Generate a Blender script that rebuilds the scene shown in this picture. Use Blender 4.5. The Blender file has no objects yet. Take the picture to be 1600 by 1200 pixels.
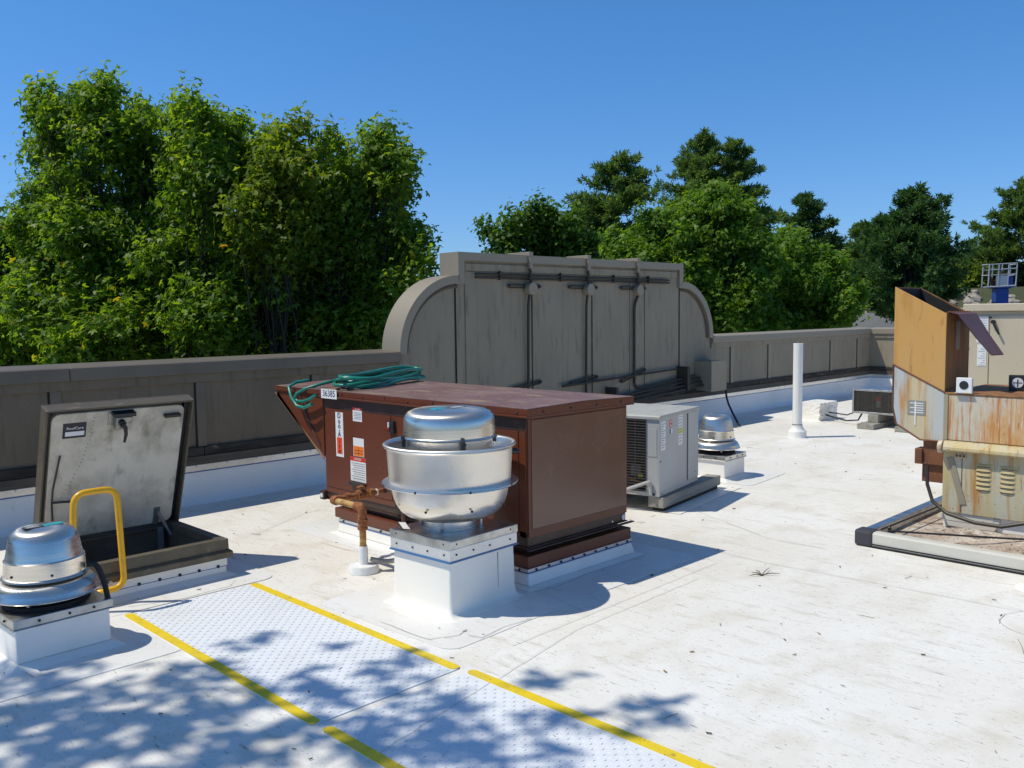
import bpy, bmesh, math, random
import numpy as np
from mathutils import Vector, Matrix

# ------------------------------------------------------------------ camera, sky, sun, exposure
scene = bpy.context.scene
C = scene.collection
R = math.radians
PI = math.pi
CAM_Z = 1.7
F_PX, PITCH, ROLL, YAW = 1382.4, 0.0800674, -0.0120844, 0.7868766


def _axes():
    def tocam(x, y, z):
        c, s = math.cos(PITCH), math.sin(PITCH)
        fw, up = y * c - z * s, y * s + z * c
        X, Y, Z = x, -up, fw
        c, s = math.cos(ROLL), math.sin(ROLL)
        return (X * c - Y * s, X * s + Y * c, Z)
    return np.array([tocam(math.sin(YAW), math.cos(YAW), 0),
                     tocam(-math.cos(YAW), math.sin(YAW), 0), tocam(0, 0, 1)])


M = _axes()          # rows: world x, y, z seen from the camera (right, down, forward)
cam_data = bpy.data.cameras.new('camera')
cam = bpy.data.objects.new('camera', cam_data)
C.objects.link(cam)
mw = Matrix.Identity(4)
for i in range(3):
    mw[i][0] = M[i][0]
    mw[i][1] = -M[i][1]
    mw[i][2] = -M[i][2]
mw[2][3] = CAM_Z
cam.matrix_world = mw
cam_data.sensor_width = 36
cam_data.lens = 36 * F_PX / 1600
cam_data.clip_start = 0.05
cam_data.clip_end = 3000
scene.camera = cam

SUN_H = (0.455, -0.385)          # how far a shadow falls per metre of height
SUN_ELEV = math.atan(1 / math.hypot(*SUN_H))
sun_d = bpy.data.lights.new('sun', 'SUN')
sun_d.energy = 3.75
sun_d.angle = R(0.53)
sun_d.color = (1.0, 0.94, 0.80)
sun = bpy.data.objects.new('sun', sun_d)
C.objects.link(sun)
sun.rotation_euler = Vector((-SUN_H[0], -SUN_H[1], 1)).to_track_quat('Z', 'Y').to_euler()

world = bpy.data.worlds.new('World')
scene.world = world
world.use_nodes = True
wn = world.node_tree
for n in list(wn.nodes):
    wn.nodes.remove(n)
wo = wn.nodes.new('ShaderNodeOutputWorld')
bg = wn.nodes.new('ShaderNodeBackground')
sky = wn.nodes.new('ShaderNodeTexSky')
sky.sky_type = 'NISHITA'
sky.sun_disc = False
sky.sun_elevation = SUN_ELEV
sky.sun_rotation = math.atan2(-SUN_H[0], -SUN_H[1])
sky.altitude = 200
sky.air_density = 1.0
sky.dust_density = 0.2
sky.ozone_density = 4.0
bg.inputs['Strength'].default_value = 0.098
tint = wn.nodes.new('ShaderNodeMix')          # the deep blue of a clear late-summer sky
tint.data_type = 'RGBA'
tint.blend_type = 'MULTIPLY'
tint.inputs[0].default_value = 1.0
wn.links.new(sky.outputs[0], tint.inputs[6])
tcw = wn.nodes.new('ShaderNodeTexCoord')
sep = wn.nodes.new('ShaderNodeSeparateXYZ')
wn.links.new(tcw.outputs['Generated'], sep.inputs[0])
rmp = wn.nodes.new('ShaderNodeValToRGB')
rmp.color_ramp.elements[0].position = 0.0
rmp.color_ramp.elements[0].color = (0.66, 0.88, 1.28, 1)
rmp.color_ramp.elements[1].position = 0.30
rmp.color_ramp.elements[1].color = (0.55, 1.05, 1.45, 1)
top = rmp.color_ramp.elements.new(0.72)
top.color = (0.72, 1.0, 1.16, 1)
wn.links.new(sep.outputs['Z'], rmp.inputs[0])
wn.links.new(rmp.outputs[0], tint.inputs[7])
wn.links.new(tint.outputs[2], bg.inputs[0])
wn.links.new(bg.outputs[0], wo.inputs[0])
scene.view_settings.view_transform = 'Standard'
scene.view_settings.look = 'None'
scene.view_settings.gamma = 1
scene.view_settings.exposure = 0.0
scene.view_settings.use_curve_mapping = False
scene.cycles.max_bounces = 8
scene.cycles.transparent_max_bounces = 8
scene.cycles.use_denoising = True

rng = np.random.default_rng(7)
random.seed(7)


def ray(px, py):
    return M @ np.array([px - 800, py - 600, F_PX])


def at(px, py, D):
    """photo pixel + distance along the view -> world point"""
    r = ray(px, py) / F_PX
    return np.array([0, 0, CAM_Z]) + r * D


def gp(px, py, z=0.0):
    r = ray(px, py)
    t = (z - CAM_Z) / r[2]
    return Vector((r[0] * t, r[1] * t, z))


# ------------------------------------------------------------------ materials
MATS = {}


def pm(name, col, rough=0.5, metal=0.0, var=(), bump=None, spec=0.5, aniso=None, rvar=None, coat=0):
    """procedural Principled material. var: (scale, colour, lo, hi, (sx,sy,sz), detail)"""
    if name in MATS:
        return MATS[name]
    m = bpy.data.materials.new(name)
    m.use_nodes = True
    t = m.node_tree
    b = t.nodes['Principled BSDF']
    b.inputs['Roughness'].default_value = rough
    b.inputs['Metallic'].default_value = metal
    b.inputs['Specular IOR Level'].default_value = spec
    b.inputs['Coat Weight'].default_value = coat
    tc = t.nodes.new('ShaderNodeTexCoord')
    last = None
    rgb = t.nodes.new('ShaderNodeRGB')
    rgb.outputs[0].default_value = (*col, 1)
    last = rgb.outputs[0]
    for v in var:
        scale, c2, lo, hi = v[:4]
        st = v[4] if len(v) > 4 else (1, 1, 1)
        det = v[5] if len(v) > 5 else 4
        mp = t.nodes.new('ShaderNodeMapping')
        mp.inputs['Scale'].default_value = st
        if len(v) > 6:
            mp.inputs['Rotation'].default_value = v[6]
        t.links.new(tc.outputs['Object'], mp.inputs[0])
        nz = t.nodes.new('ShaderNodeTexNoise')
        nz.inputs['Scale'].default_value = scale
        nz.inputs['Detail'].default_value = det
        nz.inputs['Roughness'].default_value = 0.6
        t.links.new(mp.outputs[0], nz.inputs['Vector'])
        mr = t.nodes.new('ShaderNodeMapRange')
        mr.inputs['From Min'].default_value = lo
        mr.inputs['From Max'].default_value = hi
        t.links.new(nz.outputs['Fac'], mr.inputs[0])
        mx = t.nodes.new('ShaderNodeMix')
        mx.data_type = 'RGBA'
        mx.inputs['B'].default_value = (*c2, 1)
        for s in mx.inputs:
            if s.name == 'A' and s.type == 'RGBA':
                t.links.new(last, s)
            if s.name == 'B' and s.type == 'RGBA':
                s.default_value = (*c2, 1)
            if s.name == 'Factor' and s.type == 'VALUE':
                t.links.new(mr.outputs[0], s)
        last = [o for o in mx.outputs if o.type == 'RGBA'][0]
    t.links.new(last, b.inputs['Base Color'])
    if rvar:
        nz = t.nodes.new('ShaderNodeTexNoise')
        nz.inputs['Scale'].default_value = rvar[0]
        nz.inputs['Detail'].default_value = 5
        mp = t.nodes.new('ShaderNodeMapping')
        mp.inputs['Scale'].default_value = rvar[3] if len(rvar) > 3 else (1, 1, 1)
        t.links.new(tc.outputs['Object'], mp.inputs[0])
        t.links.new(mp.outputs[0], nz.inputs['Vector'])
        mr = t.nodes.new('ShaderNodeMapRange')
        mr.inputs['From Min'].default_value = .3
        mr.inputs['From Max'].default_value = .7
        mr.inputs['To Min'].default_value = rvar[1]
        mr.inputs['To Max'].default_value = rvar[2]
        t.links.new(nz.outputs['Fac'], mr.inputs[0])
        t.links.new(mr.outputs[0], b.inputs['Roughness'])
    if bump:
        nz = t.nodes.new('ShaderNodeTexNoise')
        nz.inputs['Scale'].default_value = bump[0]
        nz.inputs['Detail'].default_value = 5
        mp = t.nodes.new('ShaderNodeMapping')
        mp.inputs['Scale'].default_value = bump[3] if len(bump) > 3 else (1, 1, 1)
        t.links.new(tc.outputs['Object'], mp.inputs[0])
        t.links.new(mp.outputs[0], nz.inputs['Vector'])
        bp = t.nodes.new('ShaderNodeBump')
        bp.inputs['Strength'].default_value = bump[1]
        bp.inputs['Distance'].default_value = bump[2] if len(bump) > 2 else 0.01
        t.links.new(nz.outputs['Fac'], bp.inputs['Height'])
        t.links.new(bp.outputs[0], b.inputs['Normal'])
    if aniso:
        b.inputs['Anisotropic'].default_value = aniso
        tg = t.nodes.new('ShaderNodeTangent')
        tg.direction_type = 'RADIAL'
        tg.axis = 'Z'
        t.links.new(tg.outputs[0], b.inputs['Tangent'])
    MATS[name] = m
    return m


def leaf_mat(name, dark, light, accent=None, trans=0.3, rough=0.4):
    m = bpy.data.materials.new(name)
    m.use_nodes = True
    t = m.node_tree
    b = t.nodes['Principled BSDF']
    b.inputs['Roughness'].default_value = rough
    b.inputs['Specular IOR Level'].default_value = 0.22
    g = t.nodes.new('ShaderNodeNewGeometry')
    cr = t.nodes.new('ShaderNodeValToRGB')
    e = cr.color_ramp.elements
    e[0].color = (*dark, 1)
    e[1].color = (*light, 1)
    e[0].position = 0.1
    e[1].position = 0.9
    if accent:
        x = e.new(0.975)
        x.color = (*light, 1)
        x = e.new(1.0)
        x.color = (*accent, 1)
    t.links.new(g.outputs['Random Per Island'], cr.inputs[0])
    t.links.new(cr.outputs[0], b.inputs['Base Color'])
    tr = t.nodes.new('ShaderNodeBsdfTranslucent')
    hs = t.nodes.new('ShaderNodeMix')
    hs.data_type = 'RGBA'
    hs.blend_type = 'MULTIPLY'
    for s in hs.inputs:
        if s.name == 'A' and s.type == 'RGBA':
            t.links.new(cr.outputs[0], s)
        if s.name == 'B' and s.type == 'RGBA':
            s.default_value = (2.0, 1.9, 0.6, 1)
        if s.name == 'Factor' and s.type == 'VALUE':
            s.default_value = 1.0
    t.links.new([o for o in hs.outputs if o.type == 'RGBA'][0], tr.inputs[0])
    ms = t.nodes.new('ShaderNodeMixShader')
    ms.inputs[0].default_value = trans
    t.links.new(b.outputs[0], ms.inputs[1])
    t.links.new(tr.outputs[0], ms.inputs[2])
    t.links.new(ms.outputs[0], t.nodes['Material Output'].inputs[0])
    return m


WHITE = (0.80, 0.80, 0.79)
m_roof = pm('roof_membrane', (0.815, 0.80, 0.76), 0.62, 0, [
    (0.42, (0.755, 0.725, 0.66), 0.40, 0.60, (1, 1, 1), 8),
    (1.7, (0.68, 0.635, 0.55), 0.50, 0.72, (1, 1.5, 1), 9, (0, 0, R(30))),
    (6.0, (0.58, 0.54, 0.46), 0.55, 0.78, (2.4, .5, 1), 10, (0, 0, R(44))),
    (24., (0.36, 0.33, 0.28), 0.60, 0.72, (2.6, .5, 1), 7, (0, 0, R(48))),
    (48., (0.20, 0.18, 0.155), 0.635, 0.70, (2.0, .6, 1), 5, (0, 0, R(35))),
    (120., (0.25, 0.23, 0.20), 0.64, 0.70, (1.3, .8, 1), 4, (0, 0, R(10))),
], bump=(4.5, 0.30, 0.02, (1, 1.4, 1)), spec=.35)
m_memb = pm('flashing_membrane', (0.90, 0.88, 0.84), 0.5, 0, [
    (1.6, (0.80, 0.78, 0.73), 0.45, 0.75, (1, 1, 1), 6),
    (14, (0.55, 0.53, 0.50), 0.66, 0.82, (1, 1, .5), 6)], bump=(7, 0.15, 0.01))
m_fresh = pm('fresh_membrane', (0.91, 0.875, 0.80), 0.42, 0, [
    (3, (0.84, 0.805, 0.73), 0.45, 0.75), (16, (.6, .56, .49), .66, .8, (1, 1, .6), 7)], bump=(9, 0.10, 0.01))
m_mat = pm('walkway_vinyl', (0.76, 0.785, 0.82), 0.5, 0, [
    (1.6, (0.66, 0.67, 0.67), 0.5, 0.75, (1, 1, 1), 7), (24, (0.5, 0.49, 0.46), 0.66, 0.8)])
m_yel = pm('yellow_edge', (0.82, 0.60, 0.012), 0.5, 0, [
    (7, (0.66, 0.49, 0.05), 0.5, 0.72, (1, 1, 1), 8), (25, (0.45, 0.34, 0.06), 0.60, 0.72, (1, 1, 1), 7), (80, (0.2, 0.16, 0.05), 0.64, 0.70)])
m_yrail = pm('yellow_rail_paint', (0.86, 0.44, 0.008), 0.3, 0, [
    (14, (0.66, 0.36, 0.01), 0.5, 0.75), (40, (0.35, 0.2, 0.05), 0.7, 0.78)])
m_seam = pm('seam_grime', (0.30, 0.28, 0.25), 0.8)
m_brown = pm('brown_enamel', (0.135, 0.038, 0.018), 0.34, 0, [
    (2, (0.148, 0.044, 0.023), 0.45, 0.7, (1, 1, 1), 5), (50, (0.18, 0.09, 0.06), 0.70, 0.8)],
    bump=(5, 0.05, 0.01), rvar=(6, 0.26, 0.40), spec=.4)
m_brown_end = pm('glossier_brown_enamel', (0.125, 0.044, 0.025), 0.3, 0, [(3, (0.14, 0.054, 0.034), .45, .7)], rvar=(3, .2, .3), spec=.9, bump=(5, .04, .01))
m_brown_top = pm('weathered_brown_top', (0.175, 0.092, 0.078), 0.5, 0, [
    (2.5, (0.24, 0.15, 0.13), 0.42, 0.7, (1, 1, 1), 8),
    (6, (0.40, 0.30, 0.16), 0.55, 0.74, (2.2, .5, 1), 9),
    (45, (0.55, 0.42, 0.16), 0.62, 0.72, (1.5, .6, 1), 5),
    (12, (0.09, 0.05, 0.045), 0.62, 0.8)], bump=(30, .1, .01))
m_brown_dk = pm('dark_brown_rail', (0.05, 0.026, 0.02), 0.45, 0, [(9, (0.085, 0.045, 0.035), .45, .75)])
m_alu = pm('spun_aluminium', (0.80, 0.745, 0.66), 0.3, 0.92, [
    (3, (0.74, 0.69, 0.61), 0.4, 0.75, (.5, .5, 14), 5), (30, (0.55, 0.55, 0.54), 0.70, 0.85)],
    bump=(9, 0.02, 0.01, (.4, .4, 30)), rvar=(5, 0.22, 0.32, (.4, .4, 14)), aniso=.7)
m_alu_dull = pm('dull_aluminium', (0.79, 0.745, 0.68), 0.42, 0.9, [
    (3, (0.70, 0.685, 0.66), 0.42, 0.7, (1, 1, 1.5), 7), (25, (0.42, 0.41, 0.39), 0.66, 0.82)],
    bump=(6, 0.02, 0.01, (.5, .5, 6)), rvar=(2, 0.24, 0.38), aniso=.65)
m_galv = pm('galvanised_steel', (0.60, 0.60, 0.585), 0.38, 1.0, [
    (10, (0.42, 0.41, 0.39), 0.42, 0.7, (1, 1, 1), 7), (40, (0.25, 0.24, 0.22), 0.66, 0.8)], rvar=(14, .28, .5))
m_bar = pm('termination_bar', (0.66, 0.67, 0.68), 0.35, 1.0, [(8, (.5, .5, .5), .5, .75)])
m_blue = pm('blue_sealant_edge', (0.05, 0.14, 0.36), 0.4)
m_black = pm('black_plastic', (0.02, 0.02, 0.022), 0.45)
m_dark = pm('dark_interior', (0.012, 0.012, 0.012), 0.8)
m_dome_lbl = pm('teal_sticker', (0.02, 0.36, 0.42), 0.4)
m_stucco = pm('grey_brown_stucco', (0.305, 0.26, 0.19), 0.85, 0, [
    (1.4, (0.255, 0.217, 0.157), 0.42, 0.7, (1, 1, .6), 7),
    (5, (0.345, 0.295, 0.22), 0.55, 0.8, (1, 1, .35), 7),
    (9, (0.155, 0.13, 0.096), 0.53, 0.74, (1.4, 1.4, .22), 8), (70, (.25, .21, .15), .5, .72, (1, 1, 1), 3)], bump=(60, 0.25, 0.006))
m_stucco_shade = pm('shade_toned_stucco', (0.175, 0.142, 0.098), 0.85, 0, [  # same stucco, colour darkened to stand in for weaker roof bounce at left
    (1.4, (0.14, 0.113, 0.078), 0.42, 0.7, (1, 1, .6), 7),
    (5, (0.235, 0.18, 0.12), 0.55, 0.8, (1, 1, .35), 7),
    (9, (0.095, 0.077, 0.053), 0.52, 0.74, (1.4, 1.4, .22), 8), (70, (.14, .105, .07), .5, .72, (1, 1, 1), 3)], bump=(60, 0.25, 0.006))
m_coping_shade = pm('shade_toned_coping', (0.155, 0.128, 0.095), 0.5, 0, [  # left coping likewise: the dimmer light there is put into its colour
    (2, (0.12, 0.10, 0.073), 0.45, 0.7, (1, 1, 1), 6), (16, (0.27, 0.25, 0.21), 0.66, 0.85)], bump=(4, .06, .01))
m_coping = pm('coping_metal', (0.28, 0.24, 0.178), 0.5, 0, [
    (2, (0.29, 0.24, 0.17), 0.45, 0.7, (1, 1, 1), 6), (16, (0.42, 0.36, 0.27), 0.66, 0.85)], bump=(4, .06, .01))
m_board = pm('rotten_base_board', (0.055, 0.045, 0.035), 0.9, 0, [
    (5, (0.022, 0.018, 0.014), 0.42, 0.62, (.5, 1, 2.5), 9),
    (16, (0.33, 0.29, 0.235), 0.62, 0.76, (.5, 1, 1.5), 8)], bump=(16, 0.6, 0.02, (.5, 1, 2)))
m_board2 = pm('weathered_trim', (0.11, 0.09, 0.067), 0.85, 0, [
    (7, (0.07, 0.057, 0.043), 0.45, 0.7, (.4, 1, 2), 7), (30, (.3, .27, .23), .68, .8)], bump=(20, .3, .01))
m_groove = pm('dark_joint', (0.02, 0.017, 0.014), 0.9)
m_conduit = pm('painted_conduit', (0.038, 0.031, 0.022), 0.65, 0, [(20, (.06, .05, .036), .5, .75)])
m_ac = pm('ac_grey_paint', (0.44, 0.445, 0.44), 0.45, 0, [
    (2, (0.38, 0.385, 0.38), 0.45, 0.75, (1, 1, .6), 6), (25, (0.3, 0.29, 0.27), 0.68, 0.82)])
m_ac_top = pm('ac_dusty_top', (0.44, 0.435, 0.40), 0.55, 0, [(5, (.36, .35, .31), .45, .75, (1, 3, 1), 7), (40, (.22, .2, .17), .66, .78)])
m_fin = pm('coil_fins', (0.035, 0.033, 0.03), 0.6, 0, [(60, (.09, .085, .075), .5, .7, (1, 1, .3))])
m_wire = pm('guard_wire', (0.10, 0.095, 0.085), 0.4, 0.3)
m_wood = pm('weathered_wood', (0.33, 0.32, 0.28), 0.85, 0, [
    (6, (0.22, 0.21, 0.18), 0.4, 0.7, (.25, 3, 3), 8), (25, (0.12, 0.11, 0.09), 0.62, 0.8, (.2, 3, 3))], bump=(25, .3, .008, (.15, 2, 2)))
m_sleeve = pm('black_rubber', (0.018, 0.018, 0.019), 0.7)
m_pvc = pm('white_pvc', (0.80, 0.80, 0.77), 0.4, 0, [(5, (0.72, 0.71, 0.67), .5, .75, (1, 1, .4)), (24, (.4, .38, .34), .7, .8)])
m_paper = pm('white_sticker', (0.78, 0.78, 0.77), 0.5)
m_ink = pm('black_ink', (0.03, 0.03, 0.035), 0.6)
m_greyink = pm('grey_small_print', (0.32, 0.32, 0.33), 0.6)
m_red = pm('danger_red', (0.62, 0.03, 0.015), 0.5)
m_orange = pm('sticker_orange', (0.85, 0.20, 0.015), 0.5)
m_navy = pm('navy_ink', (0.02, 0.035, 0.12), 0.5)
m_lime = pm('sticker_yellow_green', (0.62, 0.66, 0.10), 0.5)
m_rustpipe = pm('rusty_yellow_pipe', (0.50, 0.33, 0.11), 0.75, 0, [
    (20, (0.30, 0.11, 0.03), 0.46, 0.62, (1, 1, 1), 7), (60, (0.12, 0.045, 0.02), 0.60, 0.74)], bump=(40, .4, .006))
m_rustfit = pm('rusted_fitting', (0.27, 0.09, 0.032), 0.85, 0, [
    (30, (0.45, 0.20, 0.05), 0.48, 0.66, (1, 1, 1), 7), (55, (0.08, 0.032, 0.02), 0.56, 0.72)], bump=(60, .7, .008))
m_pipebrown = pm('brown_steel_pipe', (0.085, 0.035, 0.025), 0.5, 0, [(30, (0.16, 0.07, 0.04), 0.55, 0.75)])
m_flex = pm('grey_flex_conduit', (0.26, 0.25, 0.23), 0.5, 0.2, [(30, (0.4, 0.36, 0.25), .55, .75)])
m_boot = pm('mastic_white', (0.80, 0.80, 0.79), 0.55, 0, [(10, (.66, .65, .62), .5, .75)], bump=(30, .5, .01))
m_hose = pm('green_hose', (0.012, 0.19, 0.135), 0.35, 0, [(6, (0.02, 0.27, 0.20), .5, .7)])
m_hatchm = pm('hatch_bronze', (0.115, 0.092, 0.058), 0.5, 0, [
    (5, (0.08, 0.068, 0.05), 0.45, 0.7, (1, 1, 1), 8), (22, (0.26, 0.23, 0.17), 0.62, 0.8, (.5, 1, 1), 7)], rvar=(10, .35, .6))
m_liner = pm('hatch_liner', (0.76, 0.69, 0.56), 0.55, 0, [
    (3, (0.50, 0.45, 0.35), 0.42, 0.62, (1, 1, 1), 8), (9, (0.27, 0.24, 0.165), 0.54, 0.72, (1, 1, .5), 9),
    (45, (0.13, 0.12, 0.1), 0.68, 0.8)])
m_steel = pm('steel_grey', (0.33, 0.33, 0.32), 0.4, 0.8, [(20, (.15, .14, .12), .55, .75)])
m_tanrust = pm('tan_rusting_paint', (0.60, 0.32, 0.085), 0.6, 0, [
    (1.6, (0.56, 0.35, 0.14), 0.42, 0.66, (1, 1, .5), 6),
    (4, (0.46, 0.22, 0.05), 0.52, 0.70, (1, 1.5, .4), 9), (12, (0.33, 0.13, 0.03), 0.60, 0.76, (1, 1.5, .3), 8), (35, (.2, .1, .05), .72, .8)], bump=(20, .1, .006))
m_rustdark = pm('dark_rust_paint', (0.30, 0.135, 0.045), 0.7, 0, [
    (6, (0.16, 0.07, 0.03), 0.42, 0.68, (2, 2, .25), 8), (9, (0.42, 0.20, 0.06), .58, .8, (2, 2, .2))], bump=(20, .15, .006))
m_rustgrey = pm('rust_streaked_grey', (0.56, 0.52, 0.42), 0.55, 0, [
    (1.9, (0.62, 0.47, 0.24), 0.42, 0.58, (1, 1.3, .6), 7),
    (1.6, (0.58, 0.27, 0.06), 0.46, 0.60, (1, 1.0, .9), 9, (R(25), 0, 0)),
    (22.0, (0.50, 0.175, 0.035), 0.50, 0.62, (1, 1.6, .10), 9, (R(12), 0, 0)),
    (32, (0.62, 0.56, 0.45), 0.53, 0.64, (1, 1.6, .12), 8, (R(12), 0, 0)),
    (30, (0.30, 0.10, 0.03), 0.62, 0.70, (1, 1, .25), 7), (60, (.1, .06, .04), .7, .78)], bump=(25, .12, .006))
m_rustpanel = pm('pale_grey_panel', (0.50, 0.52, 0.51), 0.5, 0, [
    (3.0, (0.60, 0.50, 0.31), 0.47, 0.60, (1, 2.2, .25), 8),
    (6.0, (0.52, 0.25, 0.06), 0.54, 0.68, (1, 2.0, .22), 9), (14, (.36, .38, .38), .56, .7, (1, 2, .15), 8), (50, (.2, .15, .1), .72, .8)])
m_rustyel = pm('yellowed_rust_paint', (0.50, 0.40, 0.19), 0.6, 0, [
    (2.6, (0.50, 0.48, 0.37), 0.42, 0.58, (1, 1.6, .3), 7),
    (8, (0.44, 0.22, 0.06), 0.51, 0.66, (1, 1.8, .15), 9), (17, (0.26, 0.10, 0.035), 0.60, 0.70, (1, 1.5, .2), 9), (45, (.10, .05, .03), .645, .70)], bump=(25, .12, .006))
m_rustred = pm('red_brown_rust', (0.20, 0.075, 0.03), 0.75, 0, [(9, (.10, .04, .022), .45, .7), (18, (.40, .18, .06), .6, .78)], bump=(40, .3, .006))
m_flap = pm('red_brown_flap', (0.15, 0.058, 0.042), 0.55, 0, [(4, (.18, .085, .068), .45, .75)])
m_rail_white = pm('off_white_rail', (0.62, 0.60, 0.53), 0.5, 0, [(5, (.52, .49, .42), .5, .75, (1, .3, 1)), (40, (.25, .22, .17), .68, .78)])
m_dirt = pm('dirty_pad', (0.60, 0.54, 0.46), 0.85, 0, [
    (3, (0.42, 0.34, 0.27), 0.44, 0.60, (1, 1, 1), 9), (6, (0.16, 0.10, 0.065), 0.52, 0.66, (1.6, 1, 1), 9),
    (50, (0.10, 0.07, 0.05), 0.54, 0.66)], bump=(30, .3, .01))
m_beige = pm('beige_unit_paint', (0.56, 0.485, 0.35), 0.5, 0, [(1.5, (.51, .44, .315), .45, .75), (30, (.3, .26, .2), .7, .8)])
m_grimecap = pm('charcoal_cap', (0.045, 0.046, 0.052), 0.55)
m_asph = pm('asphalt', (0.13, 0.13, 0.128), 0.9, 0, [(0.2, (.17, .168, .162), .4, .7), (3, (.09, .09, .09), .55, .75)])
m_grass = pm('rough_grass', (0.05, 0.062, 0.024), 0.9, 0, [(0.3, (.085, .082, .045), .45, .7), (3, (.03, .042, .014), .5, .75)])
m_wallout = pm('outer_wall_stucco', (0.36, 0.33, 0.28), 0.85, 0, [(1, (.30, .275, .235), .45, .7)])
m_rock = pm('pale_rock', (0.36, 0.32, 0.27), 0.9, 0, [(2, (.22, .19, .155), .45, .7), (8, (.45, .41, .36), .6, .8)], bump=(6, .6, .05))
m_bluepaint = pm('lift_blue', (0.015, 0.06, 0.30), 0.4)
m_cage = pm('cage_grey', (0.50, 0.51, 0.53), 0.45, 0.2)
m_bark = pm('grey_bark', (0.045, 0.036, 0.028), 0.9, 0, [(5, (.045, .036, .028), .45, .7, (1, 1, .2), 7)], bump=(14, .6, .02, (1, 1, .2)))
m_lens = pm('amber_bit', (0.45, 0.2, 0.03), 0.6)


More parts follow.
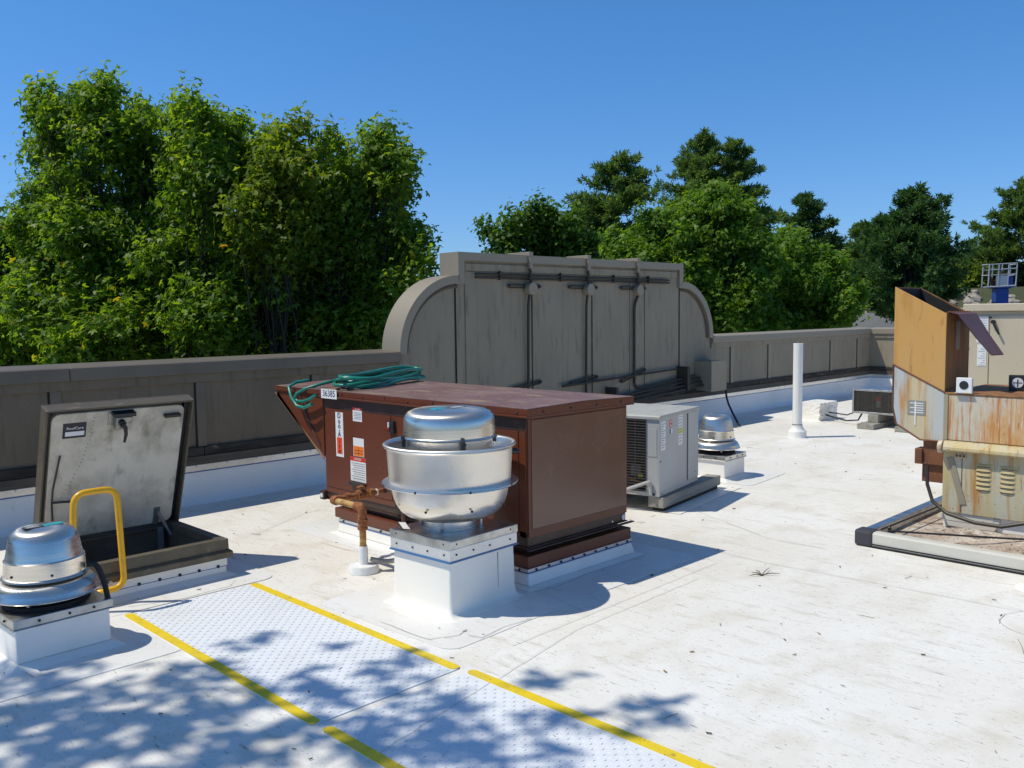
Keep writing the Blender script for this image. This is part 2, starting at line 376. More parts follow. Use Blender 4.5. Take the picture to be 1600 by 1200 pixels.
# ------------------------------------------------------------------ mesh helpers
class MB:
    def __init__(self):
        self.bm = bmesh.new()
        self.slots = []
        self.mi = 0

    def use(self, m):
        if m not in self.slots:
            self.slots.append(m)
        self.mi = self.slots.index(m)
        return self

    def _f(self, vs):
        try:
            f = self.bm.faces.new(vs)
            f.material_index = self.mi
            return f
        except ValueError:
            return None

    def box(self, x0, x1, y0, y1, z0, z1, top=None, xf=None):
        """box; top=(x0,x1,y0,y1) tapers the upper face"""
        a = [(x0, y0, z0), (x1, y0, z0), (x1, y1, z0), (x0, y1, z0)]
        t = top or (x0, x1, y0, y1)
        b = [(t[0], t[2], z1), (t[1], t[2], z1), (t[1], t[3], z1), (t[0], t[3], z1)]
        v = [self.bm.verts.new(xf @ Vector(p) if xf else p) for p in a + b]
        for q in ((3, 2, 1, 0), (4, 5, 6, 7), (0, 1, 5, 4), (1, 2, 6, 5), (2, 3, 7, 6), (3, 0, 4, 7)):
            self._f([v[i] for i in q])
        return self

    def prism(self, pts, axis, a, b):
        """polygon of 2-D points extruded along an axis from a to b"""
        def P(p, h):
            return {'x': (h, p[0], p[1]), 'y': (p[0], h, p[1]), 'z': (p[0], p[1], h)}[axis]
        va = [self.bm.verts.new(P(p, a)) for p in pts]
        vb = [self.bm.verts.new(P(p, b)) for p in pts]
        self._f(va[::-1])
        self._f(vb)
        n = len(pts)
        for i in range(n):
            self._f([va[i], va[(i + 1) % n], vb[(i + 1) % n], vb[i]])
        return self

    def quad(self, *ps):
        self._f([self.bm.verts.new(p) for p in ps])
        return self

    def tube(self, pts, r, n=10, cap=True, closed=False):
        pts = [Vector(p) for p in pts]
        rs = r if isinstance(r, (list, tuple)) else [r] * len(pts)
        rings = []
        L = len(pts)
        prev = None
        for i, p in enumerate(pts):
            if closed:
                d = pts[(i + 1) % L] - pts[i - 1]
            elif i == 0:
                d = pts[1] - pts[0]
            elif i == L - 1:
                d = pts[-1] - pts[-2]
            else:
                d = (pts[i + 1] - p).normalized() + (p - pts[i - 1]).normalized()
            if d.length < 1e-9:
                d = Vector((0, 0, 1))
            d.normalize()
            if prev is None:
                ref = Vector((0, 0, 1)) if abs(d.z) < .9 else Vector((1, 0, 0))
                u = d.cross(ref).normalized()
            else:
                u = (prev - d * prev.dot(d))
                u = u.normalized() if u.length > 1e-6 else d.orthogonal().normalized()
            prev = u
            w = d.cross(u)
            rings.append([self.bm.verts.new(p + (u * math.cos(2 * PI * k / n) + w * math.sin(2 * PI * k / n)) * rs[i]) for k in range(n)])
        m = L if closed else L - 1
        for i in range(m):
            A, B = rings[i], rings[(i + 1) % L]
            for k in range(n):
                self._f([A[k], A[(k + 1) % n], B[(k + 1) % n], B[k]])
        if cap and not closed:
            self._f(rings[0][::-1])
            self._f(rings[-1])
        return self

    def lathe(self, prof, n=48, c=(0, 0), cap0=False, cap1=False):
        rings = []
        for r, z in prof:
            if r < 1e-5:
                rings.append([self.bm.verts.new((c[0], c[1], z))])
            else:
                rings.append([self.bm.verts.new((c[0] + r * math.cos(2 * PI * k / n), c[1] + r * math.sin(2 * PI * k / n), z)) for k in range(n)])
        for A, B in zip(rings, rings[1:]):
            for k in range(n):
                k2 = (k + 1) % n
                if len(A) == 1 and len(B) == 1:
                    continue
                if len(A) == 1:
                    self._f([A[0], B[k2], B[k]])
                elif len(B) == 1:
                    self._f([A[k], A[k2], B[0]])
                else:
                    self._f([A[k], A[k2], B[k2], B[k]])
        if cap0:
            self._f(rings[0][::-1])
        if cap1:
            self._f(rings[-1])
        return self

    def ball(self, c, r, sx=1, sy=1, sz=1, n=10):
        m = Matrix.Translation(c) @ Matrix.Diagonal((r * sx, r * sy, r * sz, 1))
        g = bmesh.ops.create_uvsphere(self.bm, u_segments=n, v_segments=max(5, n // 2 + 1), radius=1, matrix=m)
        for f in {f for v in g['verts'] for f in v.link_faces}:
            f.material_index = self.mi
        return self

    def build(self, name, mat=None, parent=None, smooth=False, bevel=0, ang=35):
        if mat is not None and not self.slots:
            self.slots = [mat]
        bmesh.ops.recalc_face_normals(self.bm, faces=self.bm.faces[:])
        me = bpy.data.meshes.new(name)
        self.bm.to_mesh(me)
        self.bm.free()
        for m in self.slots:
            me.materials.append(m)
        if smooth:
            me.shade_smooth()
            me.set_sharp_from_angle(angle=R(ang))
        o = bpy.data.objects.new(name, me)
        C.objects.link(o)
        if parent:
            o.parent = parent
        if bevel:
            b = o.modifiers.new('bevel', 'BEVEL')
            b.width = bevel
            b.segments = 2
            b.limit_method = 'ANGLE'
            b.angle_limit = R(40)
        return o


def tag(o, label, cat, group=None, kind=None):
    if label:
        o['label'] = label
    if cat:
        o['category'] = cat
    if group:
        o['group'] = group
    if kind:
        o['kind'] = kind
    return o


def thing(name, label, cat, loc=(0, 0, 0), rz=0, group=None):
    o = bpy.data.objects.new(name, None)
    o.empty_display_size = .1
    C.objects.link(o)
    o.location = loc
    o.rotation_euler = (0, 0, rz)
    return tag(o, label, cat, group)


def many(name, mat, parent, pts, r, squash=(1, 1, 1), n=8):
    """one small fastener per point, each an object of its own"""
    first = None
    for p in pts:
        if first is None:
            m = MB()
            m.ball((0, 0, 0), r, *squash, n=n)
            first = o = m.build(name, mat, parent, smooth=True)
        else:
            o = first.copy()
            C.objects.link(o)
            o.parent = parent
        o.location = p


def struct(o):
    o['kind'] = 'structure'
    return o


def text_mesh(name, s, size, mat, parent, mtx, align='CENTER', extrude=0.0004, space=1.0):
    cu = bpy.data.curves.new(name, 'FONT')
    cu.body = s
    cu.size = size
    cu.align_x = align
    cu.align_y = 'CENTER'
    cu.extrude = extrude
    cu.space_character = space
    tmp = bpy.data.objects.new(name, cu)
    C.objects.link(tmp)
    dg = bpy.context.evaluated_depsgraph_get()
    me = bpy.data.meshes.new_from_object(tmp.evaluated_get(dg))
    bpy.data.objects.remove(tmp)
    me.name = name
    me.materials.clear()
    me.materials.append(mat)
    o = bpy.data.objects.new(name, me)
    C.objects.link(o)
    o.parent = parent
    o.matrix_local = mtx
    return o


def face_mtx(origin, right, up):
    r = Vector(right).normalized()
    u = Vector(up).normalized()
    n = r.cross(u)
    m = Matrix.Identity(4)
    for i in range(3):
        m[i][0], m[i][1], m[i][2], m[i][3] = r[i], u[i], n[i], origin[i]
    return m


def arc_pts(pts, rad=.05, n=5):
    """polyline with rounded corners"""
    pts = [Vector(p) for p in pts]
    out = [pts[0]]
    for a, b, c in zip(pts, pts[1:], pts[2:]):
        d1, d2 = (a - b), (c - b)
        r = min(rad, d1.length * .49, d2.length * .49)
        p1, p2 = b + d1.normalized() * r, b + d2.normalized() * r
        for k in range(n + 1):
            t = k / n
            out.append(p1 * (1 - t) ** 2 + b * 2 * t * (1 - t) + p2 * t * t)
    out.append(pts[-1])
    return out


# ------------------------------------------------------------------ the setting
YW = 7.75            # inner face of the long parapet
XC = 18.2            # where it turns
def ground_z(x):
    t = min(max((x - 24) / 34, 0), 1)
    return -4.2 + 5.6 * (t * t * (3 - 2 * t) * .35 + t * .65)


mb = MB()
xs = [-400, -100, -30, 0, 10, 18, 22, 24] + [24 + 2 * k for k in range(1, 18)] + [60, 62, 64, 70, 100, 250, 700]
ys = [-700, -300, -120, -60, -30, -10, 0, 10, 20, 30, 60, 120, 300, 700]
vv = {}
for i, x in enumerate(xs):
    for j, y in enumerate(ys):
        z = ground_z(x)
        if x > 60:
            z += min((x - 60) / 4, 1) * 1.6
        vv[i, j] = mb.bm.verts.new((x, y, z))
for i in range(len(xs) - 1):
    for j in range(len(ys) - 1):
        mb.use(m_asph if (18 <= xs[i] < 60 and -60 <= ys[j] < 30) else m_grass)
        mb._f([vv[i, j], vv[i + 1, j], vv[i + 1, j + 1], vv[i, j + 1]])
struct(mb.build('ground'))

mb = MB()
for k in range(14):       # faded stall lines on the sloping lot
    y = -10 + 2.7 * k
    x0, x1 = 44.5, 49.5
    mb.quad((x0, y, ground_z(x0) + .02), (x1, y, ground_z(x1) + .02), (x1, y + .12, ground_z(x1) + .02), (x0, y + .12, ground_z(x0) + .02))
struct(mb.build('parking_lines', pm('faded_line_paint', (.5, .5, .48), .8)))

# roof deck: one gently uneven sheet
mb = MB()
nx, ny = 60, 50
X0, X1, Y0, Y1 = -7.0, XC, -9.0, YW
g = [[None] * (ny + 1) for _ in range(nx + 1)]
for i in range(nx + 1):
    for j in range(ny + 1):
        x, y = X0 + (X1 - X0) * i / nx, Y0 + (Y1 - Y0) * j / ny
        g[i][j] = mb.bm.verts.new((x, y, 0.0))
for i in range(nx):
    for j in range(ny):
        mb._f([g[i][j], g[i + 1][j], g[i + 1][j + 1], g[i][j + 1]])
struct(mb.build('roof_deck', m_roof))

mb = MB()
mb.box(X0 - .3, XC + .28, Y0, YW + .28, -4.6, -.02)
o = mb.build('building_walls', m_wallout)
struct(o)

# welded laps and flashing target edges in the membrane, as real raised edges
mb = MB()


def seam(pts, w=.004, h=.0064):
    ps = [gp(*p) for p in pts]
    out = []
    for a, b in zip(ps, ps[1:]):
        n = max(1, int((b - a).length / .08))
        for k in range(n):
            out.append(a.lerp(b, k / n))
    out.append(ps[-1])
    for i, p in enumerate(out):
        p.x += math.sin(i * 1.7) * .003
        p.y += math.cos(i * 2.3) * .003
    for a, b in zip(out, out[1:]):
        d = (b - a)
        d.z = 0
        if d.length < 1e-6:
            continue
        d.normalize()
        s = Vector((-d.y, d.x, 0)) * w / 2
        mb.quad(a - s + Vector((0, 0, h)), b - s + Vector((0, 0, h)), b + s + Vector((0, 0, h)), a + s + Vector((0, 0, h)))


for pl in ([(1120, 862), (1200, 881), (1400, 918), (1600, 957)],
           [(1600, 1022), (1590, 1000)],
           [(595, 973), (660, 998), (672, 1001), (690, 997)],
           [(694, 998), (716, 994), (729, 985)],
           [(732, 994), (752, 998), (790, 980), (830, 968)],
           [(845, 928), (870, 938), (915, 957)],
           [(836, 926), (870, 918), (920, 897), (1010, 868)],
           [(40, 1052), (52, 1060), (120, 1043), (190, 1020)],
           [(200, 950), (280, 938), (360, 917), (368, 908)],
           [(400, 835), (470, 805), (500, 797)],
           [(500, 848), (545, 861), (590, 862)],
           [(268, 809), (400, 775), (500, 748)],
           [(1562, 975), (1561, 968), (1570, 960), (1600, 955)],
           [(1560, 968), (1566, 978), (1580, 985), (1600, 992)],
           [(1205, 757), (1290, 765), (1340, 772)],
           [(1090, 800), (1200, 842), (1290, 858)]):
    seam(pl)
struct(mb.build('roof_seams', pm('seam_line', (0.36, 0.34, 0.31), .8, 0, [(3, (.62, .60, .56), .45, .6)])))
mb = MB()
for pl in ([(560, 1200), (700, 1110), (900, 985), (1090, 905)], [(800, 1010), (960, 945), (1120, 880)], [(900, 760 + 40), (1240, 752), (1330, 735)]):
    seam(pl, .004, .0066)
struct(mb.build('roof_seams', pm('faint_seam', (0.60, 0.58, 0.54), .8)))

mb = MB()
for ip_, (cx, cy, sx, sy, a) in enumerate(((3.38, 3.9, 1.15, 1.15, .05), (1.45, 4.82, 1.0, 1.0, 0), (8.0, 4.85, .9, .9, .1), 
                          (4.4, 4.8, 1.5, 2.9, 0), (2.25, 5.8, 1.3, 1.4, 0))):
    ca, sa = math.cos(a), math.sin(a)
    rr = .09
    poly = []
    for qx, qy, a0 in ((1, 1, 0), (-1, 1, 90), (-1, -1, 180), (1, -1, 270)):
        for k in range(5):
            t = R(a0 + 22.5 * k)
            poly.append((qx * (sx / 2 - rr) + rr * math.cos(t), qy * (sy / 2 - rr) + rr * math.sin(t)))
    mb.prism([(cx + x * ca - y * sa, cy + x * sa + y * ca) for x, y in poly], 'z', .0008 + .0001 * ip_, .0030 + .0005 * ip_)
struct(mb.build('roof_membrane_patch', pm('patch_membrane', (0.80, 0.80, 0.79), 0.5, 0, [(1.2, (0.74, 0.72, 0.68), .42, .66, (1, 1, 1), 8), (9, (0.62, .58, .51), .56, .78, (2, .6, 1), 9, (0, 0, R(40))), (60, (.3, .28, .24), .65, .72)], bump=(12, .12, .01))))

# litter: twigs, seed balls and leaf crumbs on the roof
mb = MB()
mt = [pm('twig_brown', (.10, .075, .05), .9), pm('leaf_tan', (.28, .20, .10), .9), pm('speck_black', (.04, .035, .03), .9)]
for k in range(420):
    x, y = rng.uniform(.8, 15), rng.uniform(.3, 7.0)
    a = rng.uniform(0, PI)
    l = rng.uniform(.006, .028) if k > 24 else rng.uniform(.05, .13)
    mb.use(mt[int(rng.integers(0, 3))])
    p = Vector((x, y, .006))
    d = Vector((math.cos(a), math.sin(a), 0))
    s = Vector((-d.y, d.x, 0))
    w = l * rng.uniform(.12, .35) if k > 24 else .003
    q = p + d * l * .5 + s * l * rng.uniform(-.3, .3)
    mb.tube([p - d * l * .5, q * .5 + p * .5 + s * w, q], [w * .5, w * .5, w * .25], n=4)
tw = gp(1190, 900)
for a, l in ((0.2, .16), (.9, .10), (-.7, .12), (1.6, .07), (2.6, .09)):
    d = Vector((math.cos(a), math.sin(a), .06))
    mb.tube([tw + Vector((0, 0, .006)), tw + d * l * .5 + Vector((.006, 0, .012)), tw + d * l + Vector((0, 0, .004))], [.004, .003, .0015], n=4)
for x, y in ():
    p = gp(x, y, .008)
    mb.use(mt[0])
    mb.tube([p, p + Vector((.05, -.02, .004)), p + Vector((.10, -.05, 0))], .004, n=4)
tag(mb.build('leaf_litter'), 'twigs and leaf crumbs scattered over the white roof', 'litter', kind='stuff')


# ------------------------------------------------------------------ parapet wall and gable wall
def parapet_run(name, label, x0, x1, battens, joints, rot=None, m_stucco=m_stucco, m_coping=m_coping):
    """straight parapet along local x; inner face at local y=0, looking to -y"""
    t = thing(name, label, 'wall')
    if rot:
        t.location = rot[0]
        t.rotation_euler = (0, 0, rot[1])
    else:
        t.location = (0, YW, 0)
    MB().box(x0, x1, 0, .25, -.2, 1.2).build('wall_panel', m_stucco, t)
    c = MB()
    edges = [x0] + joints + [x1]
    for a, b in zip(edges, edges[1:]):
        c.prism([(-.055, 1.185), (-.055, 1.287), (-.035, 1.297), (.30, 1.315), (.31, 1.20), (.25, 1.20), (.0, 1.20), (-.03, 1.185)], 'x', a + .0025, b - .0025)
    c.build('coping', m_coping, t, bevel=.004)
    MB().box(x0, x1, -.028, 0, 1.105, 1.184).build('top_fascia', m_stucco, t, bevel=.003)
    for b in battens:
        MB().box(b, b + .085, -.02, 0, .512, 1.104).build('batten', m_coping, t, bevel=.003)
        MB().box(b - .014, b - .001, -.006, 0, .512, 1.104).build('joint', m_groove, t)
    bb = MB()
    x = x0
    while x < x1 - .05:
        L = min(random.uniform(1.2, 2.4), x1 - x)
        bb.box(x + .003, x + L - .003, -.035, 0, .432, .510)
        x += L
    bb.build('base_board', m_board, t, bevel=.006)
    MB().box(x0, x1, -.026, 0, .428, .4318).build('shadow_gap', m_groove, t)
    tb = MB()
    x = x0
    while x < x1 - .05:
        L = min(random.uniform(2.2, 3.2), x1 - x)
        tb.box(x + .002, x + L - .002, -.04, 0, .352, .4278)
        x += L
    tb.build('lower_trim', m_board2, t, bevel=.004)
    f = MB()
    f.box(x0, x1, -.047, 0, .293, .351)
    x = x0 + .1
    f.build('metal_flashing', m_bar, t, bevel=.002)
    if x1 < 16:
        many('screw', m_galv, t, [(q, -.048, .34) for q in np.arange(max(x0, 1.5), x1, .30)], .009, (1, .6, 1))
    MB().box(x0, x1, -.049, 0, .284, .2928).build('sealant_line', m_blue, t)
    b = MB()
    b.prism([(0, .2838), (-.042, .2838), (-.046, .08), (-.062, .035), (-.095, .008), (-.135, .0015), (0, .0015)], 'x', x0, x1)
    b.build('base_membrane', m_memb, t, smooth=True, ang=60)
    return t


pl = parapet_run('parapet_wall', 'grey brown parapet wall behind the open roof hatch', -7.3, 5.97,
                 [-6.0, -4.8, -3.6, -2.4, -1.2, 0.0, 1.2, 2.4, 3.64, 4.86], [-3.4, -.6, 2.55], m_stucco=m_stucco_shade, m_coping=m_coping_shade)
pr = parapet_run('parapet_wall', 'grey brown parapet wall behind the white vent pipe', 12.2, XC + .25,
                 [12.79, 14.02, 15.2, 16.4, 17.6], [15.0, 17.2])
pe = parapet_run('parapet_wall', 'short return wall half in sun behind the low black condenser', 0.0, 16.5,
                 [1.2, 2.4, 3.6, 4.8, 6.0, 7.2, 8.4, 9.6], [3.0, 6.0, 9.0], rot=((XC, YW, 0), R(-90)))

gw = thing('gable_wall', 'tall grey brown wall with quarter-round shoulders and dark conduits', 'wall', (0, YW, 0))
XA, XB, XCc, XD = 5.97, 6.84, 11.36, 12.2
ZS, ZR, ZT = 1.27, 2.13, 2.40


def outline(inset=0.0):
    pts = [(XA + inset, .28), (XA + inset, ZS)]
    rx, rz = XB - XA - inset * 0, ZR - ZS
    for k in range(1, 17):
        a = PI - (PI / 2) * k / 16
        pts.append((XB + (rx - inset) * math.cos(a), ZS + (rz - inset) * math.sin(a)))
    pts += [(XB + inset, ZR - inset), (XB + inset, ZT - inset), (XCc - inset, ZT - inset), (XCc - inset, ZR - inset)]
    rx = XD - XCc
    for k in range(0, 16):
        a = PI / 2 - (PI / 2) * k / 16
        pts.append((XCc + (rx - inset) * math.cos(a), ZS + (rz - inset) * math.sin(a)))
    pts += [(XD - inset, ZS), (XD - inset, .28)]
    return pts


MB().prism(outline(.01), 'y', 0, .20).build('wall_panel', m_stucco, gw)
# rim (metal coping) following the outline
mb = MB()
op, ip = outline(-.012), outline(.085)
oA = [mb.bm.verts.new((x, -.05, z)) for x, z in op]
iA = [mb.bm.verts.new((x, -.05, z)) for x, z in ip]
iB = [mb.bm.verts.new((x, .001, z)) for x, z in ip]
oB = [mb.bm.verts.new((x, .28, z)) for x, z in op]
for i in range(1, len(op) - 2):
    mb._f([oA[i], oA[i + 1], iA[i + 1], iA[i]])
    mb._f([iA[i], iA[i + 1], iB[i + 1], iB[i]])
    mb._f([oA[i], oB[i], oB[i + 1], oA[i + 1]])
mb.build('coping', m_coping, gw, smooth=True, ang=40)
# crinkled inner lip on both shoulders
mb = MB()
for cx, rx, sg in ((XB, XB - XA, -1), (XCc, XD - XCc, 1)):
    prev = None
    N = 60
    for k in range(N + 1):
        a = (PI / 2) * (k / N)
        w = .012 * random.random()
        r1, r2 = .09, .135
        p = [(cx + sg * (rx - r) * math.cos(a), -.012 - w * (j == 1), ZS + (ZR - ZS - r) * math.sin(a)) for j, r in enumerate((r1, (r1 + r2) / 2, r2))]
        ring = [mb.bm.verts.new(q) for q in p]
        if prev:
            mb._f([prev[0], prev[1], ring[1], ring[0]])
            mb._f([prev[1], prev[2], ring[2], ring[1]])
        prev = ring
mb.build('crinkled_lip', m_board2, gw)
mb = MB()
for x in (XB - .03, XCc - .03):
    mb.box(x - .012, x + .012, -.006, .0, .5, 2.05)
for x in (8.085, 9.26, 10.45):
    mb.box(x, x + .008, -.004, 0, .5, 2.12)
mb.build('joint', m_groove, gw)
for x in (8.10, 9.275, 10.10):
    MB().box(x, x + .11, -.014, 0, .50, 2.1).build('batten', m_stucco, gw, bevel=.003)
MB().box(XB + .12, XCc - .12, -.02, 0, 2.20, 2.285).build('top_fascia', m_stucco, gw, bevel=.003)
MB().box(XB + .12, XB + .30, -.014, 0, .50, 2.19).build('trim_board', m_stucco, gw, bevel=.003)
MB().box(XA - .0, XD, -.036, 0, .43, .51).build('base_board', m_board, gw, bevel=.006)
MB().box(XA, XD, -.041, 0, .352, .4278).build('lower_trim', m_board2, gw, bevel=.004)
MB().box(XA, XD, -.047, 0, .293, .351).build('metal_flashing', m_bar, gw, bevel=.002)
MB().box(XA, XD, -.049, 0, .284, .2928).build('sealant_line', m_blue, gw)
MB().prism([(0, .2838), (-.042, .2838), (-.046, .08), (-.062, .035), (-.095, .008), (-.135, .0015), (0, .0015)], 'x', XA, XD).build('base_membrane', m_memb, gw, smooth=True, ang=60)

# conduits on the gable wall
for x, lab in ((8.01, 'dark sign conduit drop nearest the left shoulder of the gable wall'),
               (9.13, 'middle of three dark conduit drops on the gable wall'),
               (10.22, 'dark conduit drop ending in a long bend toward the grey box')):
    cd = thing('conduit_drop', lab, 'conduit', (x, YW, 0), group='conduit drops on the gable wall')
    MB().box(-.035, .035, -.085, .30, 2.401, 2.455).build('coping_bracket', m_coping, cd, bevel=.004)
    MB().box(-.028, .028, -.085, -.055, 2.25, 2.40).build('bracket_arm', m_coping, cd, bevel=.004)
    mb = MB()
    n = 14
    mb.tube([(.006 * math.sin(k * 2.4), -.06 - .01 * math.cos(k * 2.1), 2.26 - .018 * k) for k in range(n)], [.016 + .006 * (k % 2) for k in range(n)], n=8)
    mb.build('flex_whip', m_conduit, cd, smooth=True)
    mb = MB()
    mb.tube([(0.005, -.015, 2.0), (0.005, -.11, 2.0)], .078, n=20)
    mb.build('junction_box', m_coping, cd, smooth=True, bevel=.004)
    mb = MB()
    if x < 10:
        mb.tube(arc_pts([(0, -.05, 1.95), (-.03, -.05, 1.8), (-.03, -.04, .78), (-.03, -.04, .46)], .05), .017, n=8)
    else:
        mb.tube(arc_pts([(0.02, -.05, 1.93), (-.07, -.05, 1.80), (-.07, -.05, .62), (.12, -.06, .60), (1.40, -.10, .705)], .10), .02, n=8)
    mb.build('conduit', m_conduit, cd, smooth=True)
    for z, tilt in ((2.03, 0), (.79, .03 if x < 10 else .07)):
        mb = MB()
        for q in (-.017, .017):
            mb.tube([(-.34, -.035, z - tilt + q), (.19, -.035, z + tilt + q)], .011, n=6)
        mb.ball((-.35, -.035, z - tilt), .022, n=8)
        mb.ball((.20, -.035, z + tilt), .022, n=8)
        mb.build('strut_channel', m_conduit, cd, smooth=True)
mb = MB()
mb.tube([(7.11, YW - .03, 2.165), (11.03, YW - .03, 2.155)], .013, n=8)
mb.tube([(7.11, YW - .03, 2.125), (11.03, YW - .03, 2.115)], .013, n=8)
for x in (7.5, 8.6, 9.7, 10.5):
    mb.box(x, x + .012, YW - .05, YW, 2.10, 2.21)
tag(mb.build('mounting_rail', m_conduit, smooth=True), 'long horizontal double rail crossing the gable wall near its top', 'rail')
jb = thing('junction_cabinet', 'grey metal electrical box on the right end of the gable wall', 'electrical box', (11.75, YW, .46))
MB().box(0, .42, -.30, 0, 0, .46).build('box_body', m_coping, jb, bevel=.006)
MB().box(-.006, .426, -.315, -.3, -.006, .466).build('cover', m_coping, jb, bevel=.004)
mb = MB()
for z0, z1, q in ((.56, .66, .10), (.52, .60, .13), (.47, .55, .16)):
    mb.tube([(8.2, YW - q, z0 - .10), (10.0, YW - q, z0 - .03), (11.76, YW - q, z1)], .021, n=8)
mb.tube([(8.6, YW - .06, .74), (11.30, YW - .06, .83), (11.30, YW - .06, .60)], .018, n=8)
mb.box(11.27, 11.33, YW - .2, YW, .50, .86)
mb.box(9.55, 9.60, YW - .2, YW, .42, .66)
tag(mb.build('conduit_bundle', m_conduit, smooth=True), 'bundle of dark conduits running low along the gable wall into the box', 'conduit')


# ------------------------------------------------------------------ roof hatch
hx0, hx1, hy0, hy1 = 1.80, 2.69, 5.38, 6.22
h = thing('roof_hatch', 'open bronze roof hatch with pale lid leaning over its opening', 'roof hatch', (hx0, hy0, 0))
W, D = hx1 - hx0, hy1 - hy0
mb = MB()
def frame_ring(mb, o0, o1, i, z0, z1, o1b=None):
    """square ring between outer offset o and inner offset i, local to the hatch"""
    def rect(off, z):
        return [(-off, -off, z), (W + off, -off, z), (W + off, D + off, z), (-off, D + off, z)]
    A = [mb.bm.verts.new(p) for p in rect(o0, z0)]
    B = [mb.bm.verts.new(p) for p in rect(o1, z1)]
    Ci = [mb.bm.verts.new(p) for p in rect(-i, z1)]
    Di = [mb.bm.verts.new(p) for p in rect(-i, z0)]
    for k in range(4):
        n = (k + 1) % 4
        mb._f([A[k], A[n], B[n], B[k]])
        mb._f([B[k], B[n], Ci[n], Ci[k]])
        mb._f([Ci[k], Ci[n], Di[n], Di[k]])
        mb._f([Di[k], Di[n], A[n], A[k]])
frame_ring(mb, .06, .0, .05, .0015, .03)
frame_ring(mb, -.001, -.001, .05, .03, .07)
mb.build('curb_membrane', m_memb, h)
mb = MB()
frame_ring(mb, .004, .004, .05, .0702, .125)
mb.build('curb_flashing', m_fresh, h)
mb = MB()
frame_ring(mb, .0055, .0055, .0, .066, .070)
mb.build('sealant_line', m_blue, h)
many('screw', m_black, h, [(.06 + k * (W - .12) / 6, -.006, .074) for k in range(7)], .011)
mb = MB()
frame_ring(mb, .035, .035, .05, .1252, .165)
frame_ring(mb, .035, .018, .05, .1652, .178)
frame_ring(mb, .016, .014, .05, .1782, .248)
mb.build('frame', m_hatchm, h, bevel=.004)
mb = MB()
for a in ((.052, .052, W - .104, 0), ):
    z0, z1 = -2.4, .20
    x0, x1, y0, y1 = .052, W - .052, .052, D - .052
    mb.quad((x0, y0, z0), (x1, y0, z0), (x1, y0, z1), (x0, y0, z1))
    mb.quad((x0, y1, z0), (x1, y1, z0), (x1, y1, z1), (x0, y1, z1))
    mb.quad((x0, y0, z0), (x0, y1, z0), (x0, y1, z1), (x0, y0, z1))
    mb.quad((x1, y0, z0), (x1, y1, z0), (x1, y1, z1), (x1, y0, z1))
    mb.quad((x0, y0, z0), (x1, y0, z0), (x1, y1, z0), (x0, y1, z0))
mb.build('shaft', pm('shaft_grey', (.11, .083, .055), .7, 0, [(4, (.06, .046, .03), .45, .7)]), h)
# lid in its own frame: local x across, z up along the lid, hinged at the back edge
lid = MB()
LW, LH, LT = W + .05, .985, .09
lid.box(0, LW, 0, .012, 0, LH)                       # outer skin (far side)
lid.box(0, .012, -LT, 0, 0, LH)
lid.box(LW - .012, LW, -LT, 0, 0, LH)
lid.box(.012, LW - .012, -LT, 0, LH - .012, LH)
lid.box(.012, LW - .012, -LT, 0, 0, .012)
lo = lid.build('lid', m_hatchm, h, bevel=.003)
lo.location = (-.025, D - .0, .24)
lo.rotation_euler = (R(20), 0, 0)
mb = MB()
rr = .05
poly = []
x0, x1, z0, z1 = .045, LW - .045, .03, LH - .045
for cx, cz, a0 in ((x1 - rr, z1 - rr, 0), (x0 + rr, z1 - rr, 90), (x0 + rr, z0 + rr, 180), (x1 - rr, z0 + rr, 270)):
    for k in range(5):
        t = R(a0 + 22.5 * k)
        poly.append((cx + rr * math.cos(t), cz + rr * math.sin(t)))
mb.prism(poly, 'y', -.055, -.001)
mb.build('liner', m_liner, lo, bevel=.006)
mb = MB()
mb.box(.013, LW - .013, -.035, -.0005, LH - .040, LH - .013)
mb.box(.013, .040, -.035, -.0005, .013, LH - .041)
mb.box(LW - .040, LW - .013, -.035, -.0005, .013, LH - .041)
mb.build('gasket', m_black, lo)
mb = MB()
mb.box(.385, .545, -.062, -.0552, .84, .93)
mb.box(.42, .52, -.105, -.0622, .825, .905)
mb.build('latch_plate', m_steel, lo, bevel=.006)
mb = MB()
mb.tube([(.455, -.10, .875), (.458, -.125, .87)], .022, n=12)
mb.tube([(.458, -.125, .87), (.47, -.135, .845), (.478, -.135, .80), (.474, -.132, .74)], [.012, .014, .012, .008], n=8)
mb.build('handle', m_black, lo, smooth=True)
MB().box(.40, .54, -.12, -.063, .915, .94).build('latch_hood', m_black, lo, bevel=.003)
MB().box(.75, .86, -.09, -.0552, .865, .885).build('catch', m_black, lo, bevel=.003)
mb = MB()
mb.tube([(.105, -.07, .66), (.075, -.075, .42), (.075, -.075, .32), (.105, -.065, .05)], .006, n=6)
mb.tube([(.075, -.075, .33), (.20, -.075, .32)], .007, n=6)
mb.build('hold_open_arm', m_black, lo)
mb = MB()
mb.box(.76, .80, -.065, -.0555, .03, .16)
mb.tube([(.78, -.075, .13), (.86, -.16, -.02)], .012, n=8)
mb.build('hinge_bracket', m_steel, lo)
s = MB()
s.use(m_ink).box(.115, .255, -.0566, -.0553, .77, .875)
s.use(m_paper).box(.13, .245, -.0572, -.0567, .785, .815)
so = s.build('name_sticker', None, lo)
text_mesh('sticker_text', 'RoofCare', .026, m_paper, so, face_mtx((.187, -.0576, .838), (1, 0, 0), (0, 0, 1)))
many('rivet', m_black, lo, [(.30 - .16 * (k / 21) ** 1.7 + random.uniform(-.004, .004), -.0555, .90 - .55 * k / 21) for k in range(22)], .0035, (1, .3, 1), 6)
MB().box(W - .13, W - .09, D - .10, D - .053, -.15, .22).build('spring_arm', m_steel, h, bevel=.003)

